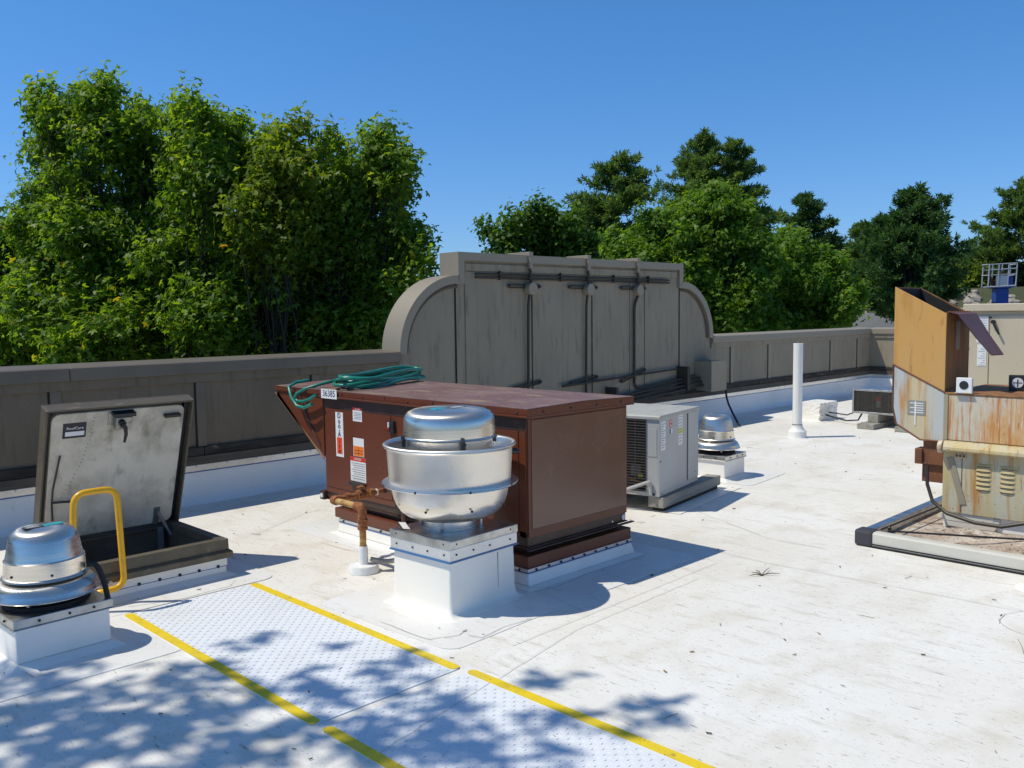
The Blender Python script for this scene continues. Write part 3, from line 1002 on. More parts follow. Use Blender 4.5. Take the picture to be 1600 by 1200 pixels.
rl = thing('safety_rail', 'bright yellow tube grab rail bent in a hoop at the hatch front', 'grab rail', (1.74, 5.30, 0))
mb = MB()
mb.tube(arc_pts([(.02, .06, .12), (-.02, .02, .12), (0, 0, .70), (.24, 0, .70), (.262, 0, .105), (.12, .0, .095), (.11, .055, .095)], .075, 6), .0185, n=12)
mb.build('hoop', m_yrail, rl, smooth=True)
many('bolt', m_galv, rl, [(.19, .025, .135), (.13, .025, .125)], .013)


# ------------------------------------------------------------------ dome fans
def dome_fan(loc, rz, label, s=1.0, sticker=True, cord=True):
    t = thing('dome_exhaust_fan', label, 'exhaust fan', loc, rz, 'small dome exhaust fans')
    w = .237 * s
    m = MB()
    m.box(-w - .05, w + .05, -w - .05, w + .05, .001, .03, top=(-w + .012, w - .012, -w + .012, w - .012))
    m.box(-w + .012, w - .012, -w + .012, w - .012, .0302, .205)
    m.build('curb_membrane', m_memb, t, bevel=.008)
    m = MB()
    m.box(-w, w, -w, w, .206, .25)
    m.box(-w - .006, w + .006, -w - .006, w + .006, .2, .2059)
    m.build('curb_cap', m_galv, t, bevel=.003)
    many('screw', m_black, t, [(q * w, -w - .002, .228) for q in (-.5, .1, .6)] + [(-w - .002, q * w, .228) for q in (-.5, .1, .6)], .007)
    z = .25
    m = MB()
    m.lathe([(.205 * s, z + .001), (.20 * s, z + .02), (.17 * s, z + .03), (.17 * s, z + .095)], cap0=True, cap1=True)
    m.build('neck', m_dark, t, smooth=True)
    for k in range(4):
        a = PI / 4 + k * PI / 2
        MB().tube([(.185 * s * math.cos(a), .185 * s * math.sin(a), z), (.185 * s * math.cos(a), .185 * s * math.sin(a), z + .085)], .009, n=8).build('leg', m_galv, t, smooth=True)
    m = MB()
    m.lathe([(.23 * s, z + .046), (.252 * s, z + .050), (.255 * s, z + .056), (.25 * s, z + .062), (.247 * s, z + .078), (.238 * s, z + .095), (.222 * s, z + .115), (.195 * s, z + .128), (.15 * s, z + .133)], cap1=True)
    m.build('skirt', m_alu, t, smooth=True)
    m = MB()
    m.lathe([(.15 * s, z + .137), (.198 * s, z + .137), (.204 * s, z + .142), (.20 * s, z + .148), (.192 * s, z + .153), (.188 * s, z + .225), (.1885 * s, z + .230), (.182 * s, z + .236),
             (.176 * s, z + .26), (.163 * s, z + .33), (.148 * s, z + .362), (.12 * s, z + .383), (.08 * s, z + .393), (0, z + .396)])
    m.build('motor_dome', m_alu, t, smooth=True, ang=30)
    many('bolt', m_black, t, [(.192 * s * math.cos(k * PI / 3 + .35), .192 * s * math.sin(k * PI / 3 + .35), z + .172) for k in range(6)], .007)
    if sticker:
        m = MB()
        m.use(m_dome_lbl).box(-.005, .085, -.045, .0, z + .3935, z + .397)
        m.use(m_ink).box(-.10, -.008, -.045, .005, z + .3935, z + .3972)
        m.use(m_paper)
        for q in range(4):
            m.box(-.092 + .01 * (q % 2), -.02 - .012 * (q % 3), -.038 + .010 * q, -.034 + .010 * q, z + .3975, z + .3978)
        m.build('maker_sticker', None, t)
    if cord:
        m = MB()
        m.tube(arc_pts([(.16 * s, -.115 * s, z + .17), (.20, -.13, z + .175), (.225, -.16, z + .10), (.228, -.20, z - .005)], .06), .014, n=8)
        m.build('power_cord', m_sleeve, t, smooth=True)
    return t


dome_fan((1.447, 4.878, 0), R(2), 'small spun aluminium dome fan with teal sticker beside the hatch')
dome_fan((7.84, 4.90, 0), R(3), 'small spun aluminium dome fan on white curb behind the grey condenser', s=.93, sticker=False, cord=False)
mb = MB()
mb.tube([(12.18, YW - .30, .46), (12.17, YW - .32, .34), (12.1, YW - .40, .24), (11.9, YW - .6, .12), (11.4, YW - 1.0, .03)], .016, n=8)
tag(mb.build('power_cable', m_sleeve, smooth=True), 'black cable dropping from the grey electrical box to the roof', 'cable')


# ------------------------------------------------------------------ the big upblast fan
f = thing('upblast_fan', 'large bowl shaped aluminium exhaust fan on tall white curb', 'exhaust fan', (3.405, 3.945, 0), R(3))
w = .27
mb = MB()
def rrect(w, r=.02, n=4):
    o = []
    for qx, qy, a0 in ((1, 1, 0), (-1, 1, 90), (-1, -1, 180), (1, -1, 270)):
        for k in range(n + 1):
            a = R(a0 + 90 * k / n)
            o.append((qx * (w - r) + r * math.cos(a), qy * (w - r) + r * math.sin(a)))
    return o
prev = None
for z, ww, r in ((.0015, w + .075, .05), (.005, w + .045, .04), (.014, w + .022, .03), (.032, w + .008, .022), (.07, w + .002, .02), (.315, w - .004, .016)):
    ring = [mb.bm.verts.new((x, y, z)) for x, y in rrect(ww, r)]
    if prev:
        for k in range(len(ring)):
            mb._f([prev[k], prev[(k + 1) % len(ring)], ring[(k + 1) % len(ring)], ring[k]])
    prev = ring
mb._f(prev)
mb.build('curb_membrane', m_fresh, f, smooth=True, ang=50)
mb = MB()
mb.box(.115, .118, -w - .0015, -w + .01, .09, .30)
mb.build('lap_seam', m_seam, f)
mb = MB()
mb.box(-w - .008, w + .008, -w - .008, w + .008, .326, .392)
mb.build('curb_flashing', pm('bright_flashing', (.74, .75, .75), .4, .6, [(5, (.66, .66, .65), .5, .75)]), f, bevel=.002)
MB().box(-w - .016, w + .016, -w - .013, w + .013, .317, .3255).build('sealant_line', pm('blue_line', (.04, .15, .36), .4), f)
MB().box(-w - .012, w + .012, -w - .012, w + .012, .3925, .44).build('curb_cap', m_galv, f, bevel=.003)
sp_ = []
for q in (-.85, -.35, .15, .8):
    for zz in ((.36,), (.36, .42))[abs(q) > .6]:
        sp_ += [(q * w, -w - .010, zz), (-w - .010, q * w, zz)]
many('screw', m_black, f, sp_, .006)
mb = MB()
mb.lathe([(.165, .4405), (.165, .45), (.155, .452), (.155, .508), (.16, .51)], cap0=True, cap1=True)
mb.build('neck', m_alu_dull, f, smooth=True)
for k in range(4):
    a = R(25) + k * PI / 2
    x, y = .19 * math.cos(a), .19 * math.sin(a)
    mb = MB()
    mb.tube([(x, y, .44), (x, y, .545)], .0085, n=8)
    mb.tube([(x, y, .4402), (x, y, .446)], .016, n=6)
    mb.build('leg', m_galv, f, smooth=True)
mb = MB()
mb.lathe([(.0, .502), (.17, .502), (.22, .507), (.26, .521), (.295, .547), (.322, .585), (.339, .63), (.349, .68), (.354, .705)])
mb.build('bowl', m_alu_dull, f, smooth=True)
mb = MB()
mb.lathe([(.356, .703), (.398, .706), (.405, .712), (.403, .7185), (.358, .722)])
mb.build('flange_ring', m_alu_dull, f, smooth=True)
mb = MB()
mb.lathe([(.358, .70), (.361, .722), (.372, .915), (.378, .925), (.388, .927), (.394, .934), (.393, .942), (.386, .948), (.376, .946), (.368, .938), (.360, .92), (.350, .70)])
mb.build('wind_band', m_alu_dull, f, smooth=True)
mb = MB()
mb.lathe([(.20, .62), (.255, .70), (.255, .978)], cap0=True, cap1=True)
mb.build('motor_housing', m_alu_dull, f, smooth=True)
mb = MB()
mb.lathe([(.25, .976), (.272, .976), (.277, .981), (.275, .987), (.271, .991), (.2705, 1.04), (.2685, 1.08), (.261, 1.106), (.244, 1.126), (.216, 1.139), (.178, 1.147), (.12, 1.151), (.06, 1.1525), (0, 1.153)])
mb.build('motor_cap', m_alu, f, smooth=True)
for k in range(4):
    a = R(-118) + k * PI / 2
    x, y = .274 * math.cos(a), .274 * math.sin(a)
    mb = MB()
    xf = Matrix.Translation((x, y, .965)) @ Matrix.Rotation(a, 4, 'Z')
    mb.box(-.006, .014, -.013, .013, -.035, .012, xf=xf)
    mb.box(.0, .018, -.008, .008, .012, .035, xf=xf)
    mb.box(-.004, .02, -.017, .017, -.005, .003, xf=xf)
    mb.build('latch', pm('latch_steel', (.09, .085, .08), .4, .6), f, bevel=.002)
many('bolt', m_black, f, [(.401 * math.cos(k * PI / 4 + .3), .401 * math.sin(k * PI / 4 + .3), .7125) for k in range(8)], .008)
many('bolt', m_black, f, [(.338 * math.cos(k * PI / 4 + .38), .338 * math.sin(k * PI / 4 + .38), .592) for k in range(8)], .008)
mb = MB()
mb.tube([(.36, -.17, .86), (.40, -.19, .86)], .018, n=10)
mb.build('drain_fitting', m_black, f, smooth=True)
mb = MB()
mb.use(m_dome_lbl).box(-.14, -.035, -.04, .02, 1.1495, 1.1525)
mb.use(m_ink).box(-.03, .065, -.075, -.02, 1.1512, 1.1535)
mb.use(pm('sticker_grey', (.45, .47, .5), .5)).box(-.025, .06, -.07, -.025, 1.1536, 1.1540)
mb.build('maker_sticker', None, f)
mb = MB()
mb.use(m_ink).box(-.05, .05, -.03, .03, 0, .002)
mb.use(m_paper).box(-.042, .042, -.022, .022, .0021, .0026)
lb = mb.build('hanging_tag', None, f)
lb.location = (-.22, .17, .453)
lb.rotation_euler = (R(10), R(-16), R(70))


# the curb is a little shorter front to back than it is wide
for ch in f.children:
    if ch.name.split('.')[0] in ('curb_membrane', 'curb_flashing', 'sealant_line', 'curb_cap'):
        for vtx in ch.data.vertices:
            if vtx.co.y > 0:
                vtx.co.y *= .82
    elif ch.name.startswith('screw') and ch.location.y > 0:
        ch.location.y *= .8

# ------------------------------------------------------------------ brown make-up air unit
u = thing('air_handler', 'long brown rooftop heater with sloped intake hood and green hose on it', 'rooftop unit', (3.87, 3.76, 0))
UX, UY = 1.01, 2.24
mb = MB()
mb.box(-.10, UX + .09, -.12, 2.12, .0012, .012, top=(-.035, UX + .03, -.045, 2.05))
mb.box(-.035, UX + .03, -.045, 2.05, .0121, .094, top=(-.02, UX + .012, -.02, 2.03))
mb.build('curb_membrane', m_memb, u, bevel=.012)
mb = MB()
mb.box(-.024, UX + .016, -.024, 2.034, .0945, .116)
mb.build('termination_bar', m_bar, u, bevel=.002)
MB().box(-.026, UX + .018, -.026, 2.036, .088, .0943).build('sealant_line', m_blue, u)
many('screw', m_black, u, [(.05 + k * .115, -.027, .104) for k in range(9)] + [(-.027, .05 + k * .24, .104) for k in range(9)], .008)
mb = MB()
mb.box(-.015, UX + .015, -.015, 2.10, .1165, .192)
mb.build('curb_ledge', m_brown, u, bevel=.004)
mb = MB()
mb.box(.05, UX - .05, .05, 2.0, .1925, .235)
mb.build('sub_base', m_brown_dk, u)
mb = MB()
mb.box(0, UX, 0, UY, .236, .243)
mb.box(-.012, UX + .04, -.03, .0, .228, .2355)
mb.box(.012, UX - .012, .012, UY + .03, .2432, .3)
mb.box(-.02, UX + .02, UY, UY + .06, .232, .30)
mb.build('base_rail', m_brown_dk, u, bevel=.003)
mb = MB()
for p, q in (((-.021, UY + .03, .266), (-.026, UY + .03, .266)),):
    mb.tube([p, q], .018, n=14)
mb.tube([(UX - .035, .0119, .268), (UX - .035, .008, .268)], .02, n=14)
mb.tube([(UX - .16, .0119, .258), (UX - .16, .008, .258)], .008, n=10)
mb.build('lifting_hole', pm('pale_hole', (.7, .7, .68), .6), u)
mb = MB()
mb.box(.006, UX - .006, .006, UY, .3, 1.056)
mb.build('cabinet', m_brown, u)
# door panels stand proud of the cabinet with shadow joints between
for a, b in ((.075, 1.365), (1.372, UY - .012)):
    MB().box(.0, .006, a, b, .345, .968).build('door_panel', m_brown, u, bevel=.002)
MB().box(0, .006, .012, .068, .302, .968).build('corner_post', m_brown, u, bevel=.002)
MB().box(0, .006, .012, UY - .012, .302, .340).build('lower_trim', m_brown, u, bevel=.002)
MB().box(.045, UX - .015, .0, .006, .352, 1.04).build('end_panel', m_brown_end, u, bevel=.003)
MB().box(.012, .040, .0, .006, .305, 1.05).build('corner_post', m_brown, u, bevel=.002)
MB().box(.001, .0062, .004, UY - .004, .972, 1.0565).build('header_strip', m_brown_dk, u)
mb = MB()
mb.box(-.034, UX + .036, -.03, UY + .03, 1.057, 1.070)
mb.prism([(-.022, 1.0702), (UX + .030, 1.0702), (UX + .030, 1.112), (UX * .5, 1.124), (-.022, 1.112)], 'y', -.03, UY + .03)
mb.build('lid', m_brown, u, bevel=.003)
MB().prism([(-.022, 1.1125), (UX * .5, 1.1245), (UX + .034, 1.1125), (UX + .034, 1.1145), (UX * .5, 1.1265), (-.022, 1.1145)], 'y', -.028, UY + .70).build('top_sheet', m_brown_top, u)
many('lid_screw', m_brown_dk, u, [(-.023, .06 + k * .27, 1.086 + .012 * (k % 2)) for k in range(9)] + [(.12 + k * .26, -.031, 1.086) for k in range(4)], .0085)
# intake hood
mb = MB()
hp = [(UY + .003, 1.1115), (UY + .70, 1.1115), (UY + .70, 1.035), (UY + .003, .575)]
mb.prism(hp, 'x', -.004, .008)
mb.prism(hp, 'x', UX - .008, UX + .004)
mb.box(.008, UX - .008, UY + .69, UY + .70, 1.035, 1.111)
mb.box(.008, UX - .008, UY + .0035, UY + .69, 1.10, 1.111)
mb.box(-.02, -.0045, UY + .0035, UY + .71, 1.075, 1.112)
mb.build('intake_hood', m_brown, u, bevel=.002)
mb = MB()
mb.quad((.008, UY + .0035, .60), (UX - .008, UY + .0035, .60), (UX - .008, UY + .69, 1.05), (.008, UY + .69, 1.05))
mb.build('hood_screen', m_dark, u)
mb = MB()
mb.prism([(UY + .72, 1.05), (UY + .69, 1.06), (UY + .69, 1.025), (UY + .003, .555), (UY + .003, .573)], 'x', -.012, -.0045)
mb.build('hood_lip', pm('worn_edge', (.33, .2, .12), .5), u)
mb = MB()
mb.tube([(-.008, UY + .33, 1.05), (-.008, UY + .22, .86), (-.008, UY + .05, .66)], .008, n=6)
mb.build('hood_strap', m_brown_dk, u)

def sticker(name, y0, y1, z0, z1, bands, parent=u, off=-.0012):
    """flat sticker on the long face: y1 is its left edge in the picture; bands = (material, z0 frac, z1 frac, y0 frac, y1 frac)"""
    m = MB()
    m.use(m_paper).box(off, 0, y0, y1, z0, z1)
    for k, (mat, a, b, c, d) in enumerate(bands):
        m.use(mat).box(off - .0004 * (1 + k % 3) - .0003, off - .0001, y0 + (y1 - y0) * c, y0 + (y1 - y0) * d, z0 + (z1 - z0) * a, z0 + (z1 - z0) * b)
    return m.build(name, None, parent)

LEFT = dict(right=(0, -1, 0), up=(0, 0, 1))
O = 3.76
# brand strip, letters stacked
m_redor = pm('red_orange_print', (.80, .085, .02), .5)
s = sticker('vertical_name_strip', 5.735 - O, 5.838 - O, .60, .948, [(m_redor, .065, .435, .16, .86)])
for k, ch in enumerate('Duo-Aire'):
    text_mesh('letter', ch, .060, m_navy if k < 5 else m_ink, s, face_mtx((-.0035, 5.786 - O, .948 - .348 * (.075, .195, .305, .39, .495, .65, .765, .87)[k]), **LEFT))
s = sticker('danger_sticker', 5.485 - O, 5.602 - O, .895, 1.000, [(m_red, .80, 1.0, 0, 1)] + [(m_greyink, .62 - .11 * k, .66 - .11 * k, .1, .9 - .1 * (k % 2)) for k in range(5)])
text_mesh('danger_text', 'DANGER', .016, m_paper, s, face_mtx((-.003, 5.538 - O, .9895), **LEFT))
s = sticker('warning_sticker', 5.468 - O, 5.606 - O, .628, .768, [(m_orange, .02, .55, .03, .97), (m_ink, .3, .33, .1, .9), (m_ink, .15, .18, .1, .9), (m_ink, .05, .5, .48, .51)])
s = sticker('danger_sticker', 5.450 - O, 5.648 - O, .432, .618, [(m_red, .84, 1.0, 0, 1)] + [(m_greyink, .74 - .09 * k, .77 - .09 * k, .06, .94 - .08 * (k % 3)) for k in range(8)], off=-.0016)
text_mesh('danger_text', 'DANGER', .022, m_paper, s, face_mtx((-.0034, 5.549 - O, .6045), **LEFT))
MB().box(-.03, .0, 5.455 - O, 5.645 - O, .402, .424).build('sticker_ledge', m_black, u, bevel=.004)
mb = MB()
mb.use(m_black).box(-.02, .0, 5.075 - O, 5.135 - O, .855, .935)
mb.use(m_black).box(-.032, -.02, 5.06 - O, 5.10 - O, .84, .87)
mb.use(m_paper).box(-.03, -.021, 5.118 - O, 5.130 - O, .888, .925)
mb.use(m_red).box(-.03, -.021, 5.118 - O, 5.130 - O, .872, .887)
mb.build('disconnect_switch', None, u)
pl8 = MB().box(-.0365, -.0345, 5.76 - O, 5.975 - O, 1.052, 1.125).build('number_plate', m_paper, u)
text_mesh('number_text', '36385', .070, m_navy, pl8, face_mtx((-.0375, 5.867 - O, 1.09), **LEFT), space=1.0)

# green hose, coiled and slumped over the corner
mb = MB()
pts = []
cx, cy = 4.50, 6.05
random.seed(11)
loops = 7
N = 36
for l in range(loops):
    ax, ay = .62 + random.uniform(-.06, .06), .20 + random.uniform(-.05, .05)
    ox, oy = random.uniform(-.04, .06), random.uniform(-.05, .05)
    for k in range(N):
        a = 2 * PI * k / N + .3 * l
        d1, d2 = ax * math.cos(a), ay * math.sin(a) * (1 + .25 * math.cos(2 * a))
        x = cx + ox + d1 * .88 + d2 * -.47
        y = cy + oy + d1 * .47 + d2 * .88
        z = 1.137 + .0125 * l + .012 * math.sin(3 * a + l) + .008 * random.random()
        pts.append(Vector((x, y, z)))
# tail loop hanging over the lid edge by the number plate
pts += [Vector(p) for p in ((4.15, 6.08, 1.20), (4.05, 6.08, 1.165), (3.93, 6.12, 1.15), (3.82, 6.20, 1.125), (3.79, 6.32, 1.07), (3.80, 6.38, 1.02), (3.81, 6.30, .99), (3.815, 6.18, 1.0), (3.81, 6.08, 1.04), (3.815, 6.02, 1.075))]
for i in range(2):
    pts = [pts[0]] + [(pts[i - 1] + pts[i] * 2 + pts[i + 1]) / 4 for i in range(1, len(pts) - 1)] + [pts[-1]]
mb.tube(pts, .0135, n=8)
mb.tube([Vector(p) for p in ((4.0, 6.42, 1.16), (3.88, 6.42, 1.15), (3.80, 6.40, 1.12), (3.78, 6.33, 1.04), (3.785, 6.26, .975), (3.79, 6.16, .965), (3.80, 6.06, 1.0))], .0135, n=8)
ho = mb.build('garden_hose', m_hose, smooth=True, ang=80)
tag(ho, 'coiled dark green garden hose slumped over the brown unit lid', 'hose')


# ------------------------------------------------------------------ gas pipe, flex conduit
gx, gy = 3.36, 4.786
gpth = thing('gas_pipe', 'rusty yellow gas pipe rising from a white mastic boot', 'gas pipe', (gx, gy, 0))
mb = MB()
mb.lathe([(.105, .0015), (.10, .035), (.094, .05), (.03, .054)], n=28, cap1=True)
mb.lathe([(.036, .053), (.031, .07), (.032, .15), (.026, .175)], n=16)
mb.build('pipe_boot', m_boot, gpth, smooth=True, ang=50)
MB().tube([(0, 0, .06), (0, 0, .33)], .0225, n=14).build('riser', m_rustpipe, gpth, smooth=True)
mb = MB()
mb.tube([(0, 0, .285), (0, 0, .30)], .034, n=12)
mb.tube([(0, 0, .30), (0, 0, .34)], .030, n=12)
mb.tube([(0, 0, .34), (0, 0, .355)], .036, n=8)
mb.tube([(0, 0, .355), (0, 0, .375)], .027, n=12)
mb.build('union', m_rustfit, gpth, smooth=True)
MB().tube(arc_pts([(0, 0, .37), (0, 0, .432), (0, .07, .432)], .05), .030, n=12).build('elbow', m_rustfit, gpth, smooth=True)
MB().tube([(0, .06, .432), (0, .30, .432)], .0225, n=14).build('cross_pipe', m_rustpipe, gpth, smooth=True)
MB().tube(arc_pts([(0, .29, .432), (0, .345, .432), (.06, .345, .432)], .045), .030, n=12).build('elbow', m_rustfit, gpth, smooth=True)
mb = MB()
mb.tube([(.05, .345, .432), (.42, .345, .432)], .021, n=12)
mb.tube([(.10, .345, .432), (.13, .345, .432)], .033, n=8)
mb.tube([(.20, .345, .432), (.27, .345, .432)], .036, n=10)
mb.tube([(.30, .345, .432), (.34, .345, .432)], .033, n=8)
mb.tube([(.235, .345, .43), (.235, .345, .482)], .014, n=8)
mb.box(.215, .255, .325, .365, .482, .494)
mb.build('gas_valve', m_rustfit, gpth, smooth=True)
mb = MB()
mb.tube(arc_pts([(.35, .345, .432), (.47, .345, .432), (.47, .24, .432), (.47, .24, .36), (.47, .14, .36)], .035), .0205, n=12)
mb.tube([(.47, .14, .36), (.51, .08, .36)], .0205, n=12)
mb.tube([(.47, .16, .36), (.47, .16, .19)], .0195, n=12)
mb.tube([(.47, .16, .325), (.47, .16, .395)], .028, n=10)
mb.build('feed_pipe', m_pipebrown, gpth, smooth=True)
mb = MB()
mb.use(pm('thread_tape', (.75, .75, .72), .7))
for p, q in (((.36, .345, .432), (.372, .345, .432)), ((.47, .24, .402), (.47, .24, .392)), ((.47, .19, .36), (.47, .18, .36)), ((.47, .16, .318), (.47, .16, .308)), ((.505, .088, .36), (.512, .077, .36))):
    mb.tube([p, q], .0245, n=12)
mb.build('thread_tape', None, gpth)
mb = MB()
mb.tube(arc_pts([(3.39, 4.75, .085), (3.47, 4.68, .06), (3.58, 4.56, .10), (3.63, 4.50, .26), (3.64, 4.50, .50)], .12, 8), .0165, n=8)
tag(mb.build('flexible_conduit', m_flex, smooth=True), 'grey flexible conduit curving from the gas pipe boot up behind the fan', 'conduit')


# ------------------------------------------------------------------ walkway mats
def walkway(label, x0, x1, y0, y1):
    t = thing('walkway_mat', label, 'roof mat', (x0, y0, 0), 0, 'walkway mats')
    L, Wd = y1 - y0, x1 - x0
    r = .035
    def rr(xa, xb, ya, yb, r):
        o = []
        for cx, cy, a0 in ((xb - r, yb - r, 0), (xa + r, yb - r, 90), (xa + r, ya + r, 180), (xb - r, ya + r, 270)):
            for k in range(5):
                a = R(a0 + 22.5 * k)
                o.append((cx + r * math.cos(a), cy + r * math.sin(a)))
        return o
    MB().prism(rr(0, Wd, 0, L, r), 'z', .001, .0052).build('mat_sheet', m_mat, t)
    m = MB()
    p = .0305
    bm = m.bm
    ni, nj = int((Wd - .12) / p), int((L - .03) / p)
    for i in range(ni + 1):
        for j in range(nj + 1):
            cx, cy = .062 + i * p, .02 + j * p
            a, b = (.0095, .0024) if (i + j) % 2 else (.0024, .0095)
            z0, z1 = .0053, .0080
            lo_ = [bm.verts.new((cx + sx * a, cy + sy * b, z0)) for sx, sy in ((-1, 0), (0, -1), (1, 0), (0, 1))]
            hi_ = [bm.verts.new((cx + sx * a * .55, cy + sy * b * .55, z1)) for sx, sy in ((-1, 0), (0, -1), (1, 0), (0, 1))]
            for k in range(4):
                m._f([lo_[k], lo_[(k + 1) % 4], hi_[(k + 1) % 4], hi_[k]])
            m._f(hi_)
    m.build('raised_tread', m_mat, t)
    for xa in (0.0, Wd - .052):
        pts = rr(xa, xa + .052, .002, L - .002, .0255)
        MB().prism(pts, 'z', .0056, .0085).build('yellow_edge_strip', m_yel, t)
    return t


walkway('white treaded walkway mat with yellow edges leading from the roof hatch', 1.900, 2.735, 3.108, 5.075)
walkway('white treaded walkway mat nearer the camera, cut by the bottom frame', 1.905, 2.755, .35, 3.050)


# ------------------------------------------------------------------ grey condenser on sleepers
ac = thing('condenser_unit', 'light grey air conditioner with open coil guard on wooden sleepers', 'air conditioner', (6.07, 4.345, .135), R(11.5))
AX, AY, AH = .86, .90, .685
mb = MB()
mb.box(0, AX, 0, AY, 0, .035)
mb.build('base_pan', m_ac, ac, bevel=.003)
mb = MB()
mb.box(.0, AX, .0, .012, .0352, AH - .03)            # right face
mb.box(AX - .012, AX, .0125, AY, .0352, AH - .03)
mb.box(.0, .012, .0125, .125, .0352, AH - .03)         # corner return with access plate
mb.build('cabinet', m_ac, ac, bevel=.002)
MB().box(.6, .618, -.0035, -.0002, .05, AH - .035).build('panel_joint', m_black, ac)
MB().box(.62, AX, -.004, -.0002, .05, AH - .032).build('side_panel', m_ac, ac, bevel=.002)
MB().box(-.0035, -.0002, .022, .105, .34, .58).build('access_plate', m_ac, ac, bevel=.002)
mb = MB()
mb.prism([(-.014, AH - .030), (-.014, AH - .004), (0.0, AH + .006), (AX, AH + .006), (AX + .012, AH - .004), (AX + .012, AH - .030)], 'y', -.012, AY + .012)
mb.build('top_cover', m_ac_top, ac, bevel=.005)
mb = MB()
mb.box(.045, .075, .14, AY - .02, .0352, AH - .031)
mb.build('coil', m_fin, ac)
mb = MB()
n = 26
for k in range(n):
    z = .05 + k * (AH - .09) / (n - 1)
    mb.tube([(-.003, .115, z), (-.010, .13, z), (-.010, AY, z)], .0042, n=5)
for k in range(4):
    y = .22 + k * .165
    mb.tube([(-.006, y, .04), (-.006, y, AH - .03)], .005, n=5)
mb.build('coil_guard', m_wire, ac)
mb = MB()
mb.use(pm('copper_line', (.35, .14, .06), .4, .7)).tube([(.02, .17, .10), (.02, .36, .16), (.02, .40, .28)], .01, n=6)
mb.use(m_steel).box(.015, .04, .18, .27, .17, .26)
mb.use(m_lime).box(.01, .03, .16, .20, .155, .175)
mb.use(m_steel).tube([(.025, .6, .06), (.025, .6, .3)], .03, n=10)
mb.build('inner_parts', None, ac)
mb = MB()
mb.tube(arc_pts([(-.04, .55, -.06), (-.035, .09, .125), (-.02, .075, .125), (-.02, .07, .02)], .025), .0145, n=8)
mb.build('drain_pipe', m_ac, ac, smooth=True)
for nm, x0, x1, z0, z1, bands in (('data_sticker', .03, .125, .39, .635, 'b'), ('energy_sticker', .40, .495, .39, .655, 'y'), ('small_sticker', .21, .27, .515, .555, 'n')):
    m = MB()
    m.use(m_paper).box(x0, x1, -.0016, -.0003, z0, z1)
    if bands == 'b':
        for k in range(11):
            m.use(m_greyink).box(x0 + .008, x1 - .008 - .02 * (k % 3), -.0021, -.0017, z1 - .025 - k * .02, z1 - .018 - k * .02)
    elif bands == 'y':
        m.use(m_lime).box(x0, x1, -.0021, -.0017, z0 + .10, z0 + .15)
        for k in range(9):
            m.use(m_greyink).box(x0 + .008, x1 - .012, -.0025, -.0022, z1 - .02 - k * .027, z1 - .014 - k * .027)
    else:
        m.use(m_navy).box(x0, x0 + .025, -.0021, -.0017, z0, z1)
    m.build(nm, None, ac)
m = MB()
m.use(m_red).tube([(.24, -.0003, .60), (.24, -.0018, .60)], .034, n=24)
m.use(m_paper).tube([(.24, -.0018, .60), (.24, -.0022, .60)], .025, n=24)
m.use(m_red).tube([(.24, -.0022, .60), (.24, -.0026, .60)], .017, n=20)
m.build('round_sticker', None, ac)
many('screw', m_black, ac, [(x, -.002, z) for x, z in ((.02, .66), (.30, .665), (.68, .66), (.05, .02), (.78, .1), (.02, .3))], .006)
MB().tube([(-.0002, .05, .018), (-.004, .05, .018)], .012, n=10).build('drain_hole', m_black, ac)

def sleeper(label, c, rz, L, w=.14, hgt=.09, z=.04):
    t = thing('wood_sleeper', label, 'wood beam', (c[0], c[1], 0), rz, 'wooden sleepers')
    MB().box(0, L, 0, w, z, z + hgt).build('beam', m_wood, t, bevel=.004)
    MB().box(.05, L - .03, .02, w - .01, .006, z - .001).build('rubber_pad', m_sleeve, t)
    return t
sleeper('front weathered wood sleeper under the grey condenser', (6.085, 4.315), R(9.5), 1.24)
sleeper('rear weathered wood sleeper under the grey condenser', (5.95, 5.02), R(10), 1.24)
sl = MB()
xf = Matrix.Translation((6.14, 4.18, 0)) @ Matrix.Rotation(R(9), 4, 'Z')
sl.box(0, 1.35, 0, .42, .003, .006, xf=xf)
sl.build('slip_sheet', m_fresh)
tag(bpy.data.objects['slip_sheet'], 'thin white slip sheet lying under the condenser front sleeper', 'slip sheet')

# ------------------------------------------------------------------ white vent pipe and block
v = thing('vent_pipe', 'tall thin white plastic vent pipe standing alone on roof', 'vent pipe', (10.95, 5.61, 0))
mb = MB()
mb.lathe([(.062, .16), (.062, 1.255), (.052, 1.257), (.052, 1.10)], n=24)
mb.build('pipe', m_pvc, v, smooth=True)
MB().lathe([(.052, 1.12), (0, 1.12)], n=20).build('bore', m_dark, v)
mb = MB()
mb.lathe([(.17, .0012), (.128, .004), (.122, .02), (.118, .085), (.105, .10), (.085, .115), (.074, .14), (.072, .165), (.064, .167)], n=28)
mb.build('boot', m_pvc, v, smooth=True)
MB().lathe([(.0655, .167), (.0655, .182), (.062, .183)], n=24).build('clamp_band', m_steel, v, smooth=True)

